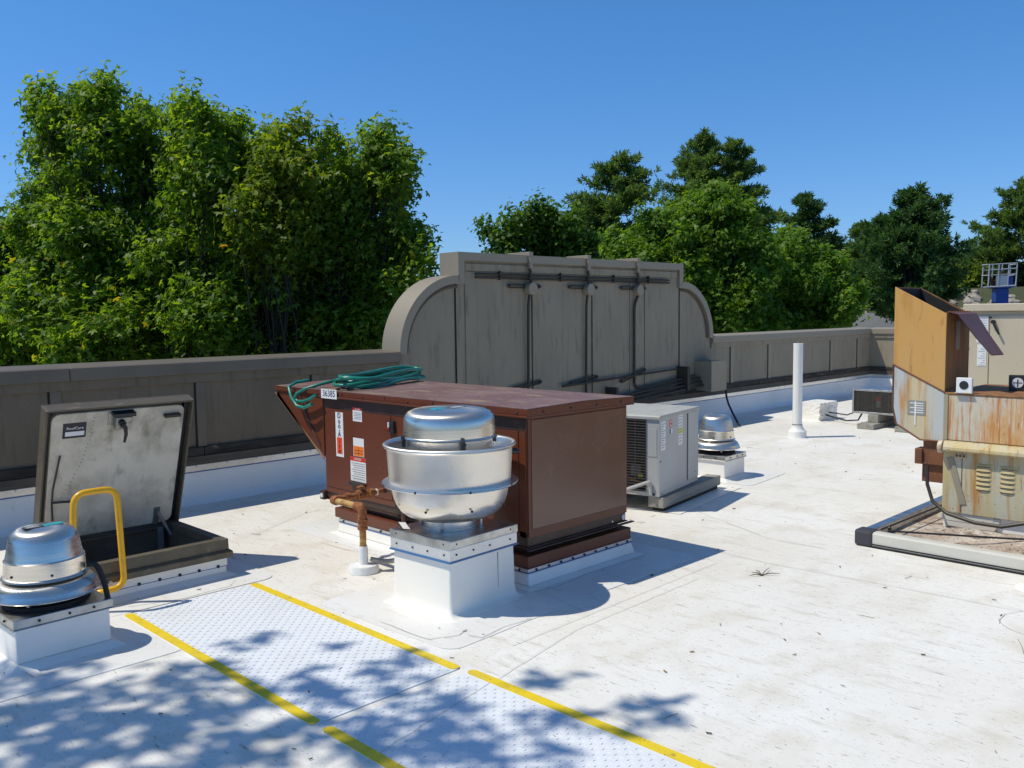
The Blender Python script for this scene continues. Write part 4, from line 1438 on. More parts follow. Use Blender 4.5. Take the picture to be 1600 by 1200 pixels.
bx = thing('wrapped_block', 'low white membrane wrapped block right of the vent pipe', 'equipment block', (12.70, 6.15, 0))
mb = MB()
bmesh.ops.create_grid(mb.bm, x_segments=1, y_segments=1, size=.001)
mb.bm.clear()
mb.box(0, .62, 0, .36, .001, .275, top=(.01, .6, .0, .355))
bmesh.ops.subdivide_edges(mb.bm, edges=mb.bm.edges[:], cuts=9, use_grid_fill=True)
for vtx in mb.bm.verts:
    if vtx.co.y < .05:
        vtx.co += Vector((random.uniform(-.008, .008), random.uniform(-.012, .012), random.uniform(-.008, .004)))
    else:
        vtx.co += Vector((random.uniform(-.003, .003), random.uniform(-.003, .003), random.uniform(-.003, .003)))
    vtx.co.z = max(vtx.co.z, .001)
mb.build('wrapped_cover', m_fresh, bx)
mb = MB()
mb.box(-.10, .70, -.10, .46, .0012, .004)
mb.build('base_flange', m_fresh, bx)

# ------------------------------------------------------------------ low black condenser on wood blocks
c2 = thing('low_condenser', 'low black grilled condenser raised on wood blocks', 'air conditioner', (12.55, 4.55, .19), 0)
CW, CD, CH = 1.02, .62, .355
mb = MB()
mb.box(.06, CD - .01, .02, CW - .02, .02, CH - .03)
mb.build('coil', m_fin, c2)
mb = MB()
mb.box(0, CD, -.01, CW + .01, CH - .028, CH)
mb.box(0, CD, -.01, CW + .01, 0, .03)
mb.box(0, .04, CW - .015, CW + .01, .03, CH - .028)
mb.box(0, .04, -.01, .015, .03, CH - .028)
mb.box(.04, CD, CW - .003, CW + .008, .03, CH - .028)
mb.build('casing', m_galv, c2, bevel=.004)
mb = MB()
for k in range(17):
    z = .045 + k * .0165
    mb.tube([(.01, .015, z), (.01, CW - .015, z)], .004, n=5)
for k in range(9):
    y = .06 + k * .112
    mb.tube([(.014, y, .03), (.014, y, CH - .03)], .004, n=5)
mb.build('guard_grille', m_wire, c2)
mb = MB()
mb.use(m_red).box(.03, .045, CW - .40, CW - .32, .19, .25)
mb.use(m_steel).box(.028, .045, CW - .40, CW - .33, .10, .19)
mb.use(m_paper).box(.03, .045, CW - .66, CW - .60, .15, .19)
mb.use(m_steel).tube([(.04, CW - .52, .09), (.04, CW - .50, .18)], .012, n=6)
mb.build('inner_parts', None, c2)
for y, lab in ((5.15, 'stacked wood block under the left end of the black condenser'), (4.62, 'stacked wood block under the hidden end of the black condenser')):
    t = thing('wood_block', lab, 'wood block', (12.35, y, 0), 0, 'wood blocks under the black condenser')
    MB().box(-.06, .95, 0, .24, .004, .075).build('lower_beam', m_wood, t, bevel=.005)
    MB().box(.16, .80, .03, .18, .076, .188).build('upper_block', m_wood, t, bevel=.005)
mb = MB()
mb.tube([(12.9, 6.14, .09), (12.85, 5.95, .06), (12.75, 5.75, .045), (12.72, 5.56, .07), (12.75, 5.5, .20)], .012, n=6)
mb.tube([(13.0, 6.14, .12), (13.0, 5.85, .10), (12.9, 5.56, .22)], .010, n=6)
tag(mb.build('refrigerant_line', m_sleeve, smooth=True), 'black refrigerant lines between the white block and black condenser', 'cable')


# ------------------------------------------------------------------ rusty rooftop heater and its pad
XR = 7.0
pad = thing('equipment_pad', 'low off white railed pad with dirt and a charcoal corner cap', 'equipment pad', (6.18, 2.70, 0))
PL, PW = 2.25, 2.6
mb = MB()
mb.box(0.08, PL, -PW, -.08, .0015, .030)
po = mb.build('pad_sheet', m_dirt, pad)
mb = MB()
mb.prism([(0, .012), (0, .10), (.02, .108), (.085, .108), (.085, .012)], 'y', -PW, -.10)
mb.build('front_rail', m_rail_white, pad, bevel=.004)
mb = MB()
mb.box(-.006, -.0005, -PW, -.10, .022, .030)
mb.box(-.006, -.0005, -PW, -.10, .004, .011)
mb.build('rail_groove', m_groove, pad)
mb = MB()
mb.prism([(0, .012), (0, .10), (-.02, .108), (-.085, .108), (-.085, .012)], 'x', .10, PL)
mb.build('side_rail', m_galv, pad, bevel=.004)
mb = MB()
mb.box(-.012, .12, -.12, .012, .004, .118)
mb.build('corner_cap', m_grimecap, pad, bevel=.018)
MB().box(PL - .08, PL + .02, -.1, .012, .004, .118).build('corner_cap', m_grimecap, pad, bevel=.018)
mb = MB()
mb.tube([(.09, -.19, .118), (.5, -.85, .10), (1.0, -1.7, .10), (1.2, -2.4, .10)], .007, n=6)
mb.tube([(.10, -.14, .118), (1.2, -.17, .12), (2.2, -.12, .12)], .007, n=6)
mb.ball((.17, -.17, .12), .016, n=6)
mb.build('wire', m_black, pad)
# heap of old membrane and dirt against the curb
mb = MB()
nx, ny = 28, 36
gr = {}
for i in range(nx + 1):
    for j in range(ny + 1):
        x = .10 + (.85 - .10) * i / nx
        y = -.22 - 2.2 * j / ny
        e = max(0, 1 - abs(x - .62) / .40)
        e2 = min(1, j / 8) if j < 8 else 1
        hh = .034 + .06 * e * e * (3 - 2 * e) * (.55 + .45 * math.sin(y * 5.3 + 1)) * e2 + .008 * random.random() * e
        if j < 12:
            hh += .05 * math.exp(-((x - .55 - .02 * j) / .09) ** 2) * math.exp(-((j - 5) / 3.5) ** 2)
        gr[i, j] = mb.bm.verts.new((x, y, hh))
for i in range(nx):
    for j in range(ny):
        mb._f([gr[i, j], gr[i + 1, j], gr[i + 1, j + 1], gr[i, j + 1]])
mb.build('dirt_heap', m_dirt, pad, smooth=True, ang=80)

rh = thing('rusty_heater', 'rust streaked old rooftop heater with orange intake hood', 'rooftop unit', (XR, 2.40, 0))
RW = 2.1       # runs to local -y
mb = MB()
mb.box(.04, .95, -RW, -.0, .0302, .155)
mb.build('curb', m_memb, rh, bevel=.004)
mb = MB()
mb.box(.012, .030, -.36, -.0, .09, .165)
mb.prism([(-.02, .05), (-.36, .035), (-.40, .12), (-.40, .15), (-.02, .15)], 'x', .015, .0395)
mb.build('curb_flashing', m_rail_white, rh, bevel=.004)
mb = MB()
mb.box(.0, .95, -RW, 0, .1552, .655)
mb.build('lower_cabinet', m_rustyel, rh, bevel=.006)
m_louv = pm('louvre_paint', (.46, .38, .19), .6, 0, [(6, (.40, .24, .08), .52, .7, (1, 1, .4), 7)])
for y0 in (-.236, -.396):
    for k in range(6):
        z = .362 + k * .0345
        lv = MB()
        # pressed scoop: fattest at its mouth, dying into the sheet at both ends
        rows = []
        for q in range(9):
            t_ = q / 8
            e = math.sin(PI * t_) ** .5
            y = y0 - .102 * t_
            rows.append([(-.0004, y, z + .017), (-.002 - .006 * e, y, z + .008), (-.003 - .010 * e, y, z - .004), (-.0004, y, z - .005)])
        for A_, B_ in zip(rows, rows[1:]):
            for c_ in range(3):
                lv.quad(A_[c_], A_[c_ + 1], B_[c_ + 1], B_[c_])
        lo_ = lv.build('louvre', m_louv, rh, smooth=True, ang=50)
        MB().box(-.0035, -.0005, y0 - .094, y0 - .008, z - .0105, z - .0062).build('slot', m_groove, lo_)
mb = MB()
mb.box(-.003, -.0004, -.139, -.134, .17, .62)
mb.build('panel_joint', m_rustred, rh)
MB().box(-.008, -.0004, -.165, -.085, .578, .608).build('hinge_plate', m_rustyel, rh)
many('hinge_bolt', m_rustred, rh, [(-.010, y, .594) for y in (-.10, -.125, -.15)], .010)
mb = MB()
xf = Matrix.Translation((-.003, -.03, .57)) @ Matrix.Rotation(R(-16), 4, 'X')
mb.box(-.004, .0, -.045, -.0, -.36, 0, xf=xf)
mb.build('brace_strap', pm('strap_grey', (.30, .26, .19), .7), rh)
# rolled ledge above the louvres
mb = MB()
mb.prism([(-.0, .628), (-.052, .628), (-.064, .638), (-.060, .660), (-.030, .698), (.0, .7045)], 'y', -RW, -.01)
mb.build('rolled_ledge', m_rustyel, rh, bevel=.004)
mb = MB()
mb.tube([(-.030, -.009, .655), (-.030, .02, .655)], .048, n=20)
mb.build('ledge_end', m_rustgrey, rh, smooth=True)
mb = MB()
mb.box(.02, .50, .001, .155, .50, .69)
mb.box(.05, .40, .001, .17, .36, .499)
mb.box(.00, .12, .1555, .21, .50, .62)
mb.build('control_box', m_rustred, rh, bevel=.004)
# upper drum section
mb = MB()
mb.box(.0, .95, -RW, -.012, .7052, 1.05)
mb.build('upper_cabinet', m_rustgrey, rh, bevel=.006)
mb = MB()
mb.box(-.006, .95, -RW, .0, 1.051, 1.066)
mb.build('rusty_top', m_rustdark, rh, bevel=.004)
mb = MB()
mb.box(-.010, .012, -.028, -.0005, .7052, 1.05)
mb.build('seam_flange', pm('flange_tan', (.36, .3, .19), .6), rh, bevel=.002)
# pale side plenum with chamfered foot and inclined top
pp = [(.0, .69), (.17, .69), (.355, .80), (.385, .93), (.385, 1.262), (.0, 1.066)]
mb = MB()
mb.prism(pp, 'x', -.004, .5)
mb.build('plenum', m_rustpanel, rh, bevel=.005)
mb = MB()
for a, b in zip(pp, pp[1:]):
    mb.tube([(-.005, a[0], a[1]), (-.005, b[0], b[1])], .007, n=6)
mb.build('rusted_edge', m_rustred, rh, smooth=True)
mb = MB()
mb.use(pm('plate_grey', (.28, .28, .24), .5)).box(-.0075, -.0045, .135, .27, .88, .99)
mb.use(m_paper)
for k in range(5):
    mb.box(-.0085, -.0076, .15, .25 - .03 * (k % 2), .895 + .018 * k, .902 + .018 * k)
mb.box(-.0088, -.0086, .205, .215, .80, .985)
mb.build('rating_plate', None, rh)
# orange hood: open box with inclined top
hp = [(.0, 1.0665), (.385, 1.2635), (.385, 1.868), (.0, 1.656)]
mb = MB()
mb.prism(hp, 'x', -.006, .004)
mb.build('hood_side', m_tanrust, rh, bevel=.002)
MB().prism(hp, 'x', .495, .505).build('hood_side', m_rustdark, rh)
mb = MB()
mb.box(.0045, .4945, .0, .008, 1.067, 1.656)
mb.build('hood_front', m_rustdark, rh)
mb = MB()
mb.box(.0045, .4945, .377, .385, 1.264, 1.866)
mb.build('hood_back', m_rustdark, rh)
mb = MB()
mb.quad((.0046, .009, 1.10), (.4944, .009, 1.10), (.4944, .376, 1.28), (.0046, .376, 1.28))
mb.quad((.0046, .009, 1.10), (.0046, .009, 1.645), (.0046, .376, 1.855), (.0046, .376, 1.28))
mb.quad((.4944, .009, 1.10), (.4944, .009, 1.645), (.4944, .376, 1.855), (.4944, .376, 1.28))
mb.quad((.0046, .0085, 1.10), (.4944, .0085, 1.10), (.4944, .0085, 1.645), (.0046, .0085, 1.645))
mb.quad((.0046, .3765, 1.28), (.4944, .3765, 1.28), (.4944, .3765, 1.855), (.0046, .3765, 1.855))
mb.build('hood_inside', m_dark, rh)
mb = MB()
mb.box(.20, .28, -.004, -.0003, 1.38, 1.60)
mb.build('bare_patch', pm('bare_steel', (.22, .21, .2), .5, .4), rh)
# bent rain flap
mb = MB()
A = [Vector((.02, .0, 1.662)), Vector((.50, .0, 1.662))]
B = [Vector((.05, -.06, 1.645)), Vector((.50, -.05, 1.648))]
D_ = [Vector((.08, -.29, 1.345)), Vector((.44, -.27, 1.335))]
for off in (0, .006):
    o3 = Vector((0, 0, off))
    rows = [A, B, [B[0].lerp(D_[0], .5) + Vector((0, 0, -.01)), B[1].lerp(D_[1], .5) + Vector((0, 0, -.01))], D_]
    for p, q in zip(rows, rows[1:]):
        mb.quad(p[0] + o3, p[1] + o3, q[1] + o3, q[0] + o3)
mb.build('rain_flap', m_flap, rh)
mb = MB()
mb.box(.0, .52, -.006, .012, 1.655, 1.668)
for k in range(9):
    mb.ball((.03 + k * .055, -.006, 1.668), .008, n=6)
mb.build('flap_hinge', m_rustred, rh)
MB().box(.0045, .4945, -.001, .006, 1.08, 1.09).build('hood_seam', m_rustred, rh)
# bits lying on the rusty top
pb = thing('vent_square', 'small white square fitting with dark round hole on rusty heater', 'fitting', (XR - .0, 2.26, 1.0665))
MB().box(-.02, .01, -.055, .055, 0, .115).build('plate', m_paper, pb, bevel=.004)
MB().tube([(-.0205, 0, .06), (-.023, 0, .06)], .032, n=20).build('hole', m_black, pb)
MB().box(-.03, .02, -.06, .06, .0, .006).build('foot', m_rustpanel, pb)
pb = thing('gauge_box', 'black square gauge with white dial on rusty heater', 'gauge', (XR + .42, 2.02, 1.0665), R(12))
MB().box(-.03, .02, -.06, .06, 0, .12).build('case', m_black, pb, bevel=.005)
MB().tube([(-.031, 0, .063), (-.034, 0, .063)], .038, n=20).build('dial', m_paper, pb)
mb = MB()
mb.box(-.0355, -.0345, -.004, .004, .03, .09)
mb.box(-.0355, -.0345, -.03, .03, .06, .066)
mb.build('needle', m_ink, pb)
pb = thing('metal_dish', 'white dish shaped cover lying on the rusty heater top', 'dish', (XR + .46, 1.78, 1.0665))
MB().lathe([(.13, .001), (.125, .02), (.08, .06), (.04, .075), (0, .078)], n=28).build('dish', m_pvc, pb, smooth=True)
pb = thing('black_knob', 'black ribbed round cap beside the white dish', 'cap', (XR + .46, 1.60, 1.0665))
MB().lathe([(.062, .001), (.062, .085), (.055, .09), (0, .09)], n=20).build('cap', m_black, pb, smooth=True)
MB().box(-.10, .08, -.3, .12, .0005, .012).build('tray', m_black, pb)
pb = thing('metal_offcut', 'pale folded sheet metal offcut leaning on the rusty heater', 'sheet metal', (XR + .25, 1.52, 1.0665))
mb = MB()
mb.prism([(0, .0), (-.45, .0), (-.45, .27), (-.10, .30), (0, .31)], 'x', 0, .01)
mb.box(.0105, .12, -.45, -.0, .0, .008)
mb.build('sheet', m_ac, pb)
mb = MB()
hp = [(-.02, 2.50, .50), (-.035, 2.49, .36), (-.06, 2.44, .24), (-.10, 2.32, .17), (-.12, 2.12, .135), (-.10, 1.95, .13), (-.06, 1.78, .18), (-.03, 1.62, .26)]
mb.tube([(XR + a - .02, b, c) for a, b, c in hp], .014, n=8)
tag(mb.build('power_hose', pm('brown_black_hose', (.035, .026, .022), .5), smooth=True), 'dark drooping cable looping under the rusty heater', 'cable')

# white round patch / vent stub at the right picture edge
rv = thing('pipe_boot', 'white round pipe boot at the right picture edge', 'pipe boot', (5.93, 1.42, 0))
MB().lathe([(.17, .0015), (.14, .006), (.085, .02), (.078, .16), (.07, .175), (0, .176)], n=32).build('boot', m_fresh, rv, smooth=True)

# ------------------------------------------------------------------ beige unit
bu = thing('beige_rooftop_unit', 'large plain beige rooftop unit behind the rusty heater', 'rooftop unit', (9.3, 3.0, 0))
BW = 2.4
mb = MB()
mb.box(.02, 1.6, -BW, 0, .30, 1.66)
mb.build('cabinet', m_beige, bu, bevel=.006)
MB().box(-.03, 1.65, -BW - .03, .03, 1.661, 1.735).build('top_cap', m_beige, bu, bevel=.008)
MB().box(.1, 1.5, -BW + .1, -.1, .001, .299).build('curb', m_memb, bu)
for a, b in ((-.20, -.012), (-.66, -.208), (-1.4, -.668), (-BW + .02, -1.408)):
    MB().box(.006, .0196, a, b, .34, 1.62).build('door_panel', m_beige, bu, bevel=.003)
def bstick(name, y0, y1, z0, z1, kind):
    m = MB()
    m.use(m_paper).box(.003, .0058, y0, y1, z0, z1)
    for k in range(int((z1 - z0) / .022)):
        m.use(m_greyink).box(.0022, .0029, y0 + .01, y1 - .012 - .02 * (k % 3), z0 + .008 + k * .022, z0 + .014 + k * .022)
    if kind:
        m.use(m_ink).box(.0014, .0021, y0 + .05, y1 - .01, z0 + .02, z1 - .02)
    m.build(name, None, bu)
bstick('data_sticker', -.19, -.09, 1.36, 1.61, 0)
bstick('data_sticker', -.18, -.10, 1.13, 1.34, 0)
bstick('white_sticker', -.78, -.66, 1.54, 1.62, 0)
bstick('brand_sticker', -.80, -.62, 1.36, 1.44, 1)
for y in (-.24, -.245):
    z = 1.56 if y == -.24 else .80
    mb = MB()
    mb.tube([(.004, y, z), (-.03, y, z)], .02, n=10)
    mb.tube([(-.03, y, z), (-.03, y - .06, z - .12)], .011, n=8)
    mb.build('door_handle', m_black, bu, smooth=True)
many('screw', m_black, bu, [(.005, y, z) for z in (.5, .9, 1.3, 1.6) for y in (-.02, -.20, -.215, -.65, -.67)], .008, n=6)


# ------------------------------------------------------------------ boom lift on the lot and rock bank
LD = 47.0
lc = at(1562, 470, LD)
lf = thing('boom_lift', 'blue boom lift with grey work cage parked on the lot', 'boom lift', (lc[0], lc[1], ground_z(lc[0])), R(-48))
gz = ground_z(lc[0])
zt = at(1562, 451, LD)[2] - gz
mb = MB()
mb.box(-1.6, 1.6, -1.0, 1.0, -.1, .75)
mb.box(-1.0, 1.3, -.8, .8, .75, 1.15)
mb.build('chassis', m_bluepaint, lf, bevel=.06)
for sx in (-1.1, 1.1):
    for sy in (-1.05, 1.05):
        MB().tube([(sx, sy - .15, .42), (sx, sy + .15, .42)], .42, n=20).build('wheel', m_sleeve, lf, smooth=True)
mb = MB()
mb.box(-.30, .32, -.3, .3, .7, zt)
mb.box(-.42, .44, -.36, .36, zt, zt + .12)
mb.build('mast', m_bluepaint, lf, bevel=.03)
mb = MB()
mb.box(.1, .5, -.35, .25, zt + .12, zt + .62)
mb.build('control_box', m_bluepaint, lf, bevel=.03)
ca = MB()
zc = zt + .08
q = .045
for y in (-.35, .35):
    for z, rr in ((0, .06), (.62, .03), (.9, .04), (1.18, .035)):
        ca.tube([(-.80 + .02 * z, y, zc + z), (.62 + .05 * z, y, zc + z + .07)], rr * .75, n=6)
    for x in (-.79, -.3, .2, .62):
        ca.tube([(x, y, zc), (x + .05, y, zc + 1.22)], .035, n=6)
for x in (-.79, .62):
    for z in (0, .62, 1.18):
        ca.tube([(x, -.35, zc + z), (x, .35, zc + z)], .035, n=6)
ca.build('work_cage', m_cage, lf)
mb = MB()
mb.tube([(-.75, -.2, zc + .75), (-.45, -.2, zc + .05)], .09, n=6)
mb.tube([(0, -.2, zc + .85), (.25, -.2, zc + .02)], .09, n=6)
mb.build('cage_arm', m_pipebrown, lf)
MB().box(-.4, .25, -.37, -.36, zc + .08, zc + .6).build('cage_panel', m_cage, lf)

mb = MB()
for k in range(260):
    y = rng.uniform(-4, 34)
    x = 59.4 + rng.uniform(0, 1) * 4.2
    z = ground_z(60) + (x - 60) / 4 * 1.6
    r = rng.uniform(.18, .5)
    mb.ball((x, y, z + .05), r, sx=rng.uniform(.7, 1.3), sy=rng.uniform(.8, 1.5), sz=rng.uniform(.5, .85), n=7)
for vtx in mb.bm.verts:
    vtx.co += Vector(rng.uniform(-.06, .06, 3))
tag(mb.build('rock_bank', m_rock), 'bank of pale loose rocks at the far edge of the lot', 'rocks', kind='stuff')


# ------------------------------------------------------------------ trees
def poly_mesh(name, verts, nper, mat, parent):
    """verts: (N, k, 3) array, one k-gon set per row given by nper (list of index lists)"""
    N, K, _ = verts.shape
    me = bpy.data.meshes.new(name)
    faces = np.array(nper)                       # (F, n) same vertex count
    F, n = faces.shape
    idx = (np.arange(N)[:, None, None] * K + faces[None]).reshape(-1)
    me.vertices.add(N * K)
    me.vertices.foreach_set('co', verts.reshape(-1).astype(np.float32))
    me.loops.add(len(idx))
    me.loops.foreach_set('vertex_index', idx.astype(np.int32))
    me.polygons.add(N * F)
    me.polygons.foreach_set('loop_start', (np.arange(N * F) * n).astype(np.int32))
    me.polygons.foreach_set('loop_total', np.full(N * F, n, np.int32))
    me.update(calc_edges=True)
    me.materials.append(mat)
    o = bpy.data.objects.new(name, me)
    C.objects.link(o)
    o.parent = parent
    return o


def unit(v):
    return v / np.maximum(np.linalg.norm(v, axis=-1, keepdims=True), 1e-9)


def leaf_verts(pos, nrm, size, lobed):
    """pos, nrm (N,3); lobed leaves are three pointed kites sharing the stalk"""
    N = len(pos)
    up = unit(rng.normal(size=(N, 3)) + np.array([0, 0, -.4]))
    a = unit(up - nrm * (up * nrm).sum(1, keepdims=True))      # leaf axis (droops)
    b = np.cross(nrm, a)
    s = size[:, None]
    if lobed:
        P = []
        for ang, l in ((0, 1.0), (62, .86), (-62, .86)):
            c, sn = math.cos(R(ang)), math.sin(R(ang))
            d = a * c + b * sn
            e = -a * sn + b * c
            P += [pos, pos + (d * .40 - e * .235) * s, pos + d * l * s - nrm * s * .14, pos + (d * .40 + e * .235) * s]
        return np.stack(P, 1), [[0, 1, 2, 3], [0, 5, 6, 7], [0, 9, 10, 11]]
    P = [pos, pos + (a * .5 - b * .36) * s + nrm * s * .05, pos + a * s - nrm * s * .12, pos + (a * .5 + b * .36) * s + nrm * s * .05]
    return np.stack(P, 1), [[0, 1, 2, 3]]


def limb(mb, a, b, r0, r1, sag=.12, n=5):
    a, b = np.array(a), np.array(b)
    L = np.linalg.norm(b - a)
    pts = []
    off = rng.normal(size=3) * L * .05
    for k in range(n + 1):
        t = k / n
        p = a + (b - a) * t
        p = p + off * math.sin(PI * t) + np.array([0, 0, -sag * L * (t * (1 - t))])
        pts.append(tuple(p))
    mb.tube(pts, [r0 + (r1 - r0) * k / n for k in range(n + 1)], n=6, cap=False)


def broadleaf(label, D, lobes, tx, gz, mat, leaf=.10, dens=1.0, lobed=True, depth=.8, group='broadleaf trees beyond the parapet', name='broadleaf_tree', trunk_r=.07, clump=.3, top=None):
    base = at(tx, 500, D)
    base[2] = gz
    t = thing(name, label, 'tree', tuple(base), 0, group)
    tb = MB()
    P, Nn = [], []
    cents = []
    full = []
    for (px, py, rp) in lobes:
        full.append((px, py, rp))
        for _ in range(3):
            a_ = rng.uniform(0, 2 * PI)
            full.append((px + rp * .85 * math.cos(a_), py + rp * .85 * math.sin(a_), rp * rng.uniform(.28, .5)))
    for (px, py, rp) in full:
        Rr = rp * D / F_PX
        c = at(px, py, D + rng.uniform(-1, 1) * depth)
        cents.append((c, Rr))
    zmax = max(c[2] for c, _ in cents)
    zc = np.mean([c[2] for c, _ in cents])
    topp = np.array([base[0] * .5 + np.mean([c[0] for c, _ in cents]) * .5, base[1] * .5 + np.mean([c[1] for c, _ in cents]) * .5, zmax - .36 * (zmax - zc) - .12 * (zmax - gz)])
    limb(tb, (0, 0, 0), topp - base, trunk_r, trunk_r * .25, 0, 8)
    for c, Rr in cents:
        f = np.clip((c[2] - gz) / (zmax - gz) - .28, .12, .85)
        st = base + (topp - base) * f
        limb(tb, st - base, c - base, trunk_r * .22, .008, .1)
        ncl = max(4, int(42 * Rr * Rr / (clump * clump) * .20 * dens))
        d = unit(rng.normal(size=(ncl, 3)))
        rad = Rr * rng.uniform(.25, 1.0, ncl) ** .55
        cc = c + d * rad[:, None] * np.array([1, 1, .92])
        for q in range(0, ncl, 2):
            limb(tb, c + (cc[q] - c) * .15 - base, cc[q] - base, .014, .005, .05, 2)
        for p, dd in zip(cc, d):
            nl = int(rng.uniform(26, 48))
            axis = unit(dd * .8 + rng.normal(size=3) * .5 + np.array([0, 0, .35]))
            tt = rng.uniform(-1, 1, nl)
            sp = rng.normal(size=(nl, 3)) * clump * .34 + axis * (tt * clump * .8)[:, None]
            P.append(p + sp)
            Nn.append(unit(sp / clump * .7 + rng.normal(size=(nl, 3)) * .75 + dd * .35 + np.array([-SUN_H[0], -SUN_H[1], 1]) * .75))
    P = np.concatenate(P)
    Nn = np.concatenate(Nn)
    V, fc = leaf_verts(P - base, Nn, rng.uniform(.7, 1.25, len(P)) * leaf, lobed)
    tb.build('trunk', m_bark, t, smooth=True, ang=80)
    poly_mesh('crown', V, fc, mat, t)
    return t


def pine(label, D, apexes, half_px, bottom_px, gz, mat, tuft=.32, dens=1.0, group='pines beyond the lot'):
    """apexes: list of (px, py); half width of crown at its base in px; crown bottom row"""
    tx = np.mean([a[0] for a in apexes])
    base = at(tx, 500, D)
    base[2] = gz
    t = thing('pine_tree', label, 'pine tree', tuple(base), 0, group)
    tb = MB()
    P, Dd = [], []
    for ax, ay in apexes:
        top = at(ax, ay, D)
        bot = at(ax, bottom_px, D)
        Hc = top[2] - bot[2]
        Rm = half_px * D / F_PX / (1 if len(apexes) == 1 else 1.25)
        limb(tb, (top[0] - base[0]) * np.array([.2, 0, 0]) + np.array([0, 0, 0]), top - base, .2, .02, 0, 8)
        nb = int(Hc * 14 * dens)
        for k in range(nb):
            f = (k + rng.uniform(0, 1)) / nb              # 0 at the top
            z = top[2] - f * Hc
            prof = min(1, (.10 + 1.35 * f ** .75)) * (1 if f < .75 else 1 - (f - .75) * .9)
            L = Rm * prof * rng.choice([rng.uniform(.5, .85), rng.uniform(.8, 1.15)])
            a = rng.uniform(0, 2 * PI)
            d = np.array([math.cos(a), math.sin(a), rng.uniform(.05, .42)])
            s = np.array([top[0], top[1], z])
            limb(tb, s - base, s + d * L - base, .03, .01, .1, 3)
            nt = max(4, int(L * 11 * dens))
            for q in range(nt):
                u = rng.uniform(.25, 1.05)
                c = s + d * L * u + rng.normal(size=3) * np.array([1, 1, .6]) * .16 * (.5 + L * .35)
                P.append(c)
                Dd.append(unit(d * .7 + rng.normal(size=3) * .4 + np.array([0, 0, .5])))
    P = np.array(P)
    Dd = np.array(Dd)
    nn = 20                                                   # needles per tuft
    pos = np.repeat(P, nn, 0)
    ax = np.repeat(Dd, nn, 0)
    d = unit(ax * .75 + rng.normal(size=pos.shape) * .55)
    pos = pos + ax * rng.uniform(-.5, .5, (len(pos), 1)) * tuft
    s = unit(np.cross(d, rng.normal(size=pos.shape)))
    L = rng.uniform(.6, 1.1, (len(pos), 1)) * tuft
    w = .034 * tuft / .32
    V = np.stack([pos - s * w * .5, pos + d * L * .55 - s * w, pos + d * L, pos + d * L * .55 + s * w], 1) - base
    tb.build('trunk', m_bark, t, smooth=True, ang=80)
    poly_mesh('crown', V, [[0, 1, 2, 3]], mat, t)
    return t


m_gum = leaf_mat('sweetgum_leaf', (.062, .132, .014), (.205, .325, .040), (.36, .28, .02), .50, .45)
m_gum_y = leaf_mat('yellowing_leaf', (.075, .135, .012), (.21, .28, .03), (.38, .18, .02), .5, .48)
m_gum_b = leaf_mat('bright_leaf', (.075, .150, .014), (.165, .285, .034), None, .48, .48)
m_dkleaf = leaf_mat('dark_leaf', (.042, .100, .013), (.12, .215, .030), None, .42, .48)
m_needle = leaf_mat('pine_needle', (.036, .085, .028), (.085, .170, .055), None, .35, .5)
m_needle2 = leaf_mat('fresh_pine_needle', (.065, .13, .034), (.17, .26, .075), None, .38, .5)

GZ = -4.2
broadleaf('tall sweetgum with the highest peaks at far left', 15.5,
          [(75, 165, 30), (95, 200, 38), (150, 140, 26), (155, 175, 34), (80, 245, 40), (150, 225, 48), (215, 240, 48), (205, 190, 30), (285, 195, 30), (270, 240, 42),
           (95, 300, 45), (160, 310, 50), (235, 305, 45), (60, 330, 40), (120, 370, 55), (200, 385, 55), (270, 340, 40), (300, 270, 32), (150, 440, 60), (230, 450, 55), (80, 430, 55), (30, 390, 40)],
          210, GZ, m_gum, .086, 1.1)
broadleaf('broad sweetgum crown in the middle of the left tree group', 14.5,
          [(300, 175, 24), (330, 210, 36), (375, 225, 34), (365, 265, 30), (340, 300, 28), (400, 285, 30), (300, 300, 34), (320, 340, 36), (260, 400, 40), (215, 470, 45), (420, 480, 50), (440, 560, 50), (60, 480, 45), (345, 370, 42), (300, 410, 48), (250, 500, 60), (320, 490, 60), (390, 420, 55), (180, 520, 55), (120, 540, 50), (370, 540, 55), (270, 570, 45)],
          330, GZ, m_gum, .086, 1.1)
broadleaf('yellowing sweetgum branch cluster between two darker crowns', 14.0,
          [(445, 215, 30), (430, 255, 34), (410, 300, 30), (420, 340, 34), (400, 385, 32), (460, 270, 28), (455, 320, 34), (375, 350, 24), (440, 390, 32)],
          430, GZ, m_gum_y, .088, 1.4)
broadleaf('right sweetgum of the left group with a thin drooping tip', 15.0,
          [(510, 240, 26), (540, 265, 34), (590, 215, 15), (600, 245, 22), (580, 275, 30), (610, 290, 18), (500, 300, 42), (560, 330, 46), (530, 310, 34), (605, 335, 24), (520, 380, 55), (590, 400, 50), (630, 385, 28), (645, 415, 20), (470, 440, 55), (470, 380, 42), (500, 345, 36), (440, 500, 50), (545, 460, 60), (610, 465, 45), (450, 520, 58), (520, 540, 55), (590, 530, 45), (635, 450, 22), (625, 260, 10), (622, 305, 12)],
          540, GZ, m_gum, .086, 1.1)
broadleaf('dark low sweetgum at the left picture edge', 17.0,
          [(-30, 380, 50), (15, 370, 30), (10, 430, 45), (-20, 490, 60), (40, 500, 55), (30, 555, 50), (100, 500, 45), (-60, 440, 60)],
          10, GZ, m_gum, .09, 1.5)
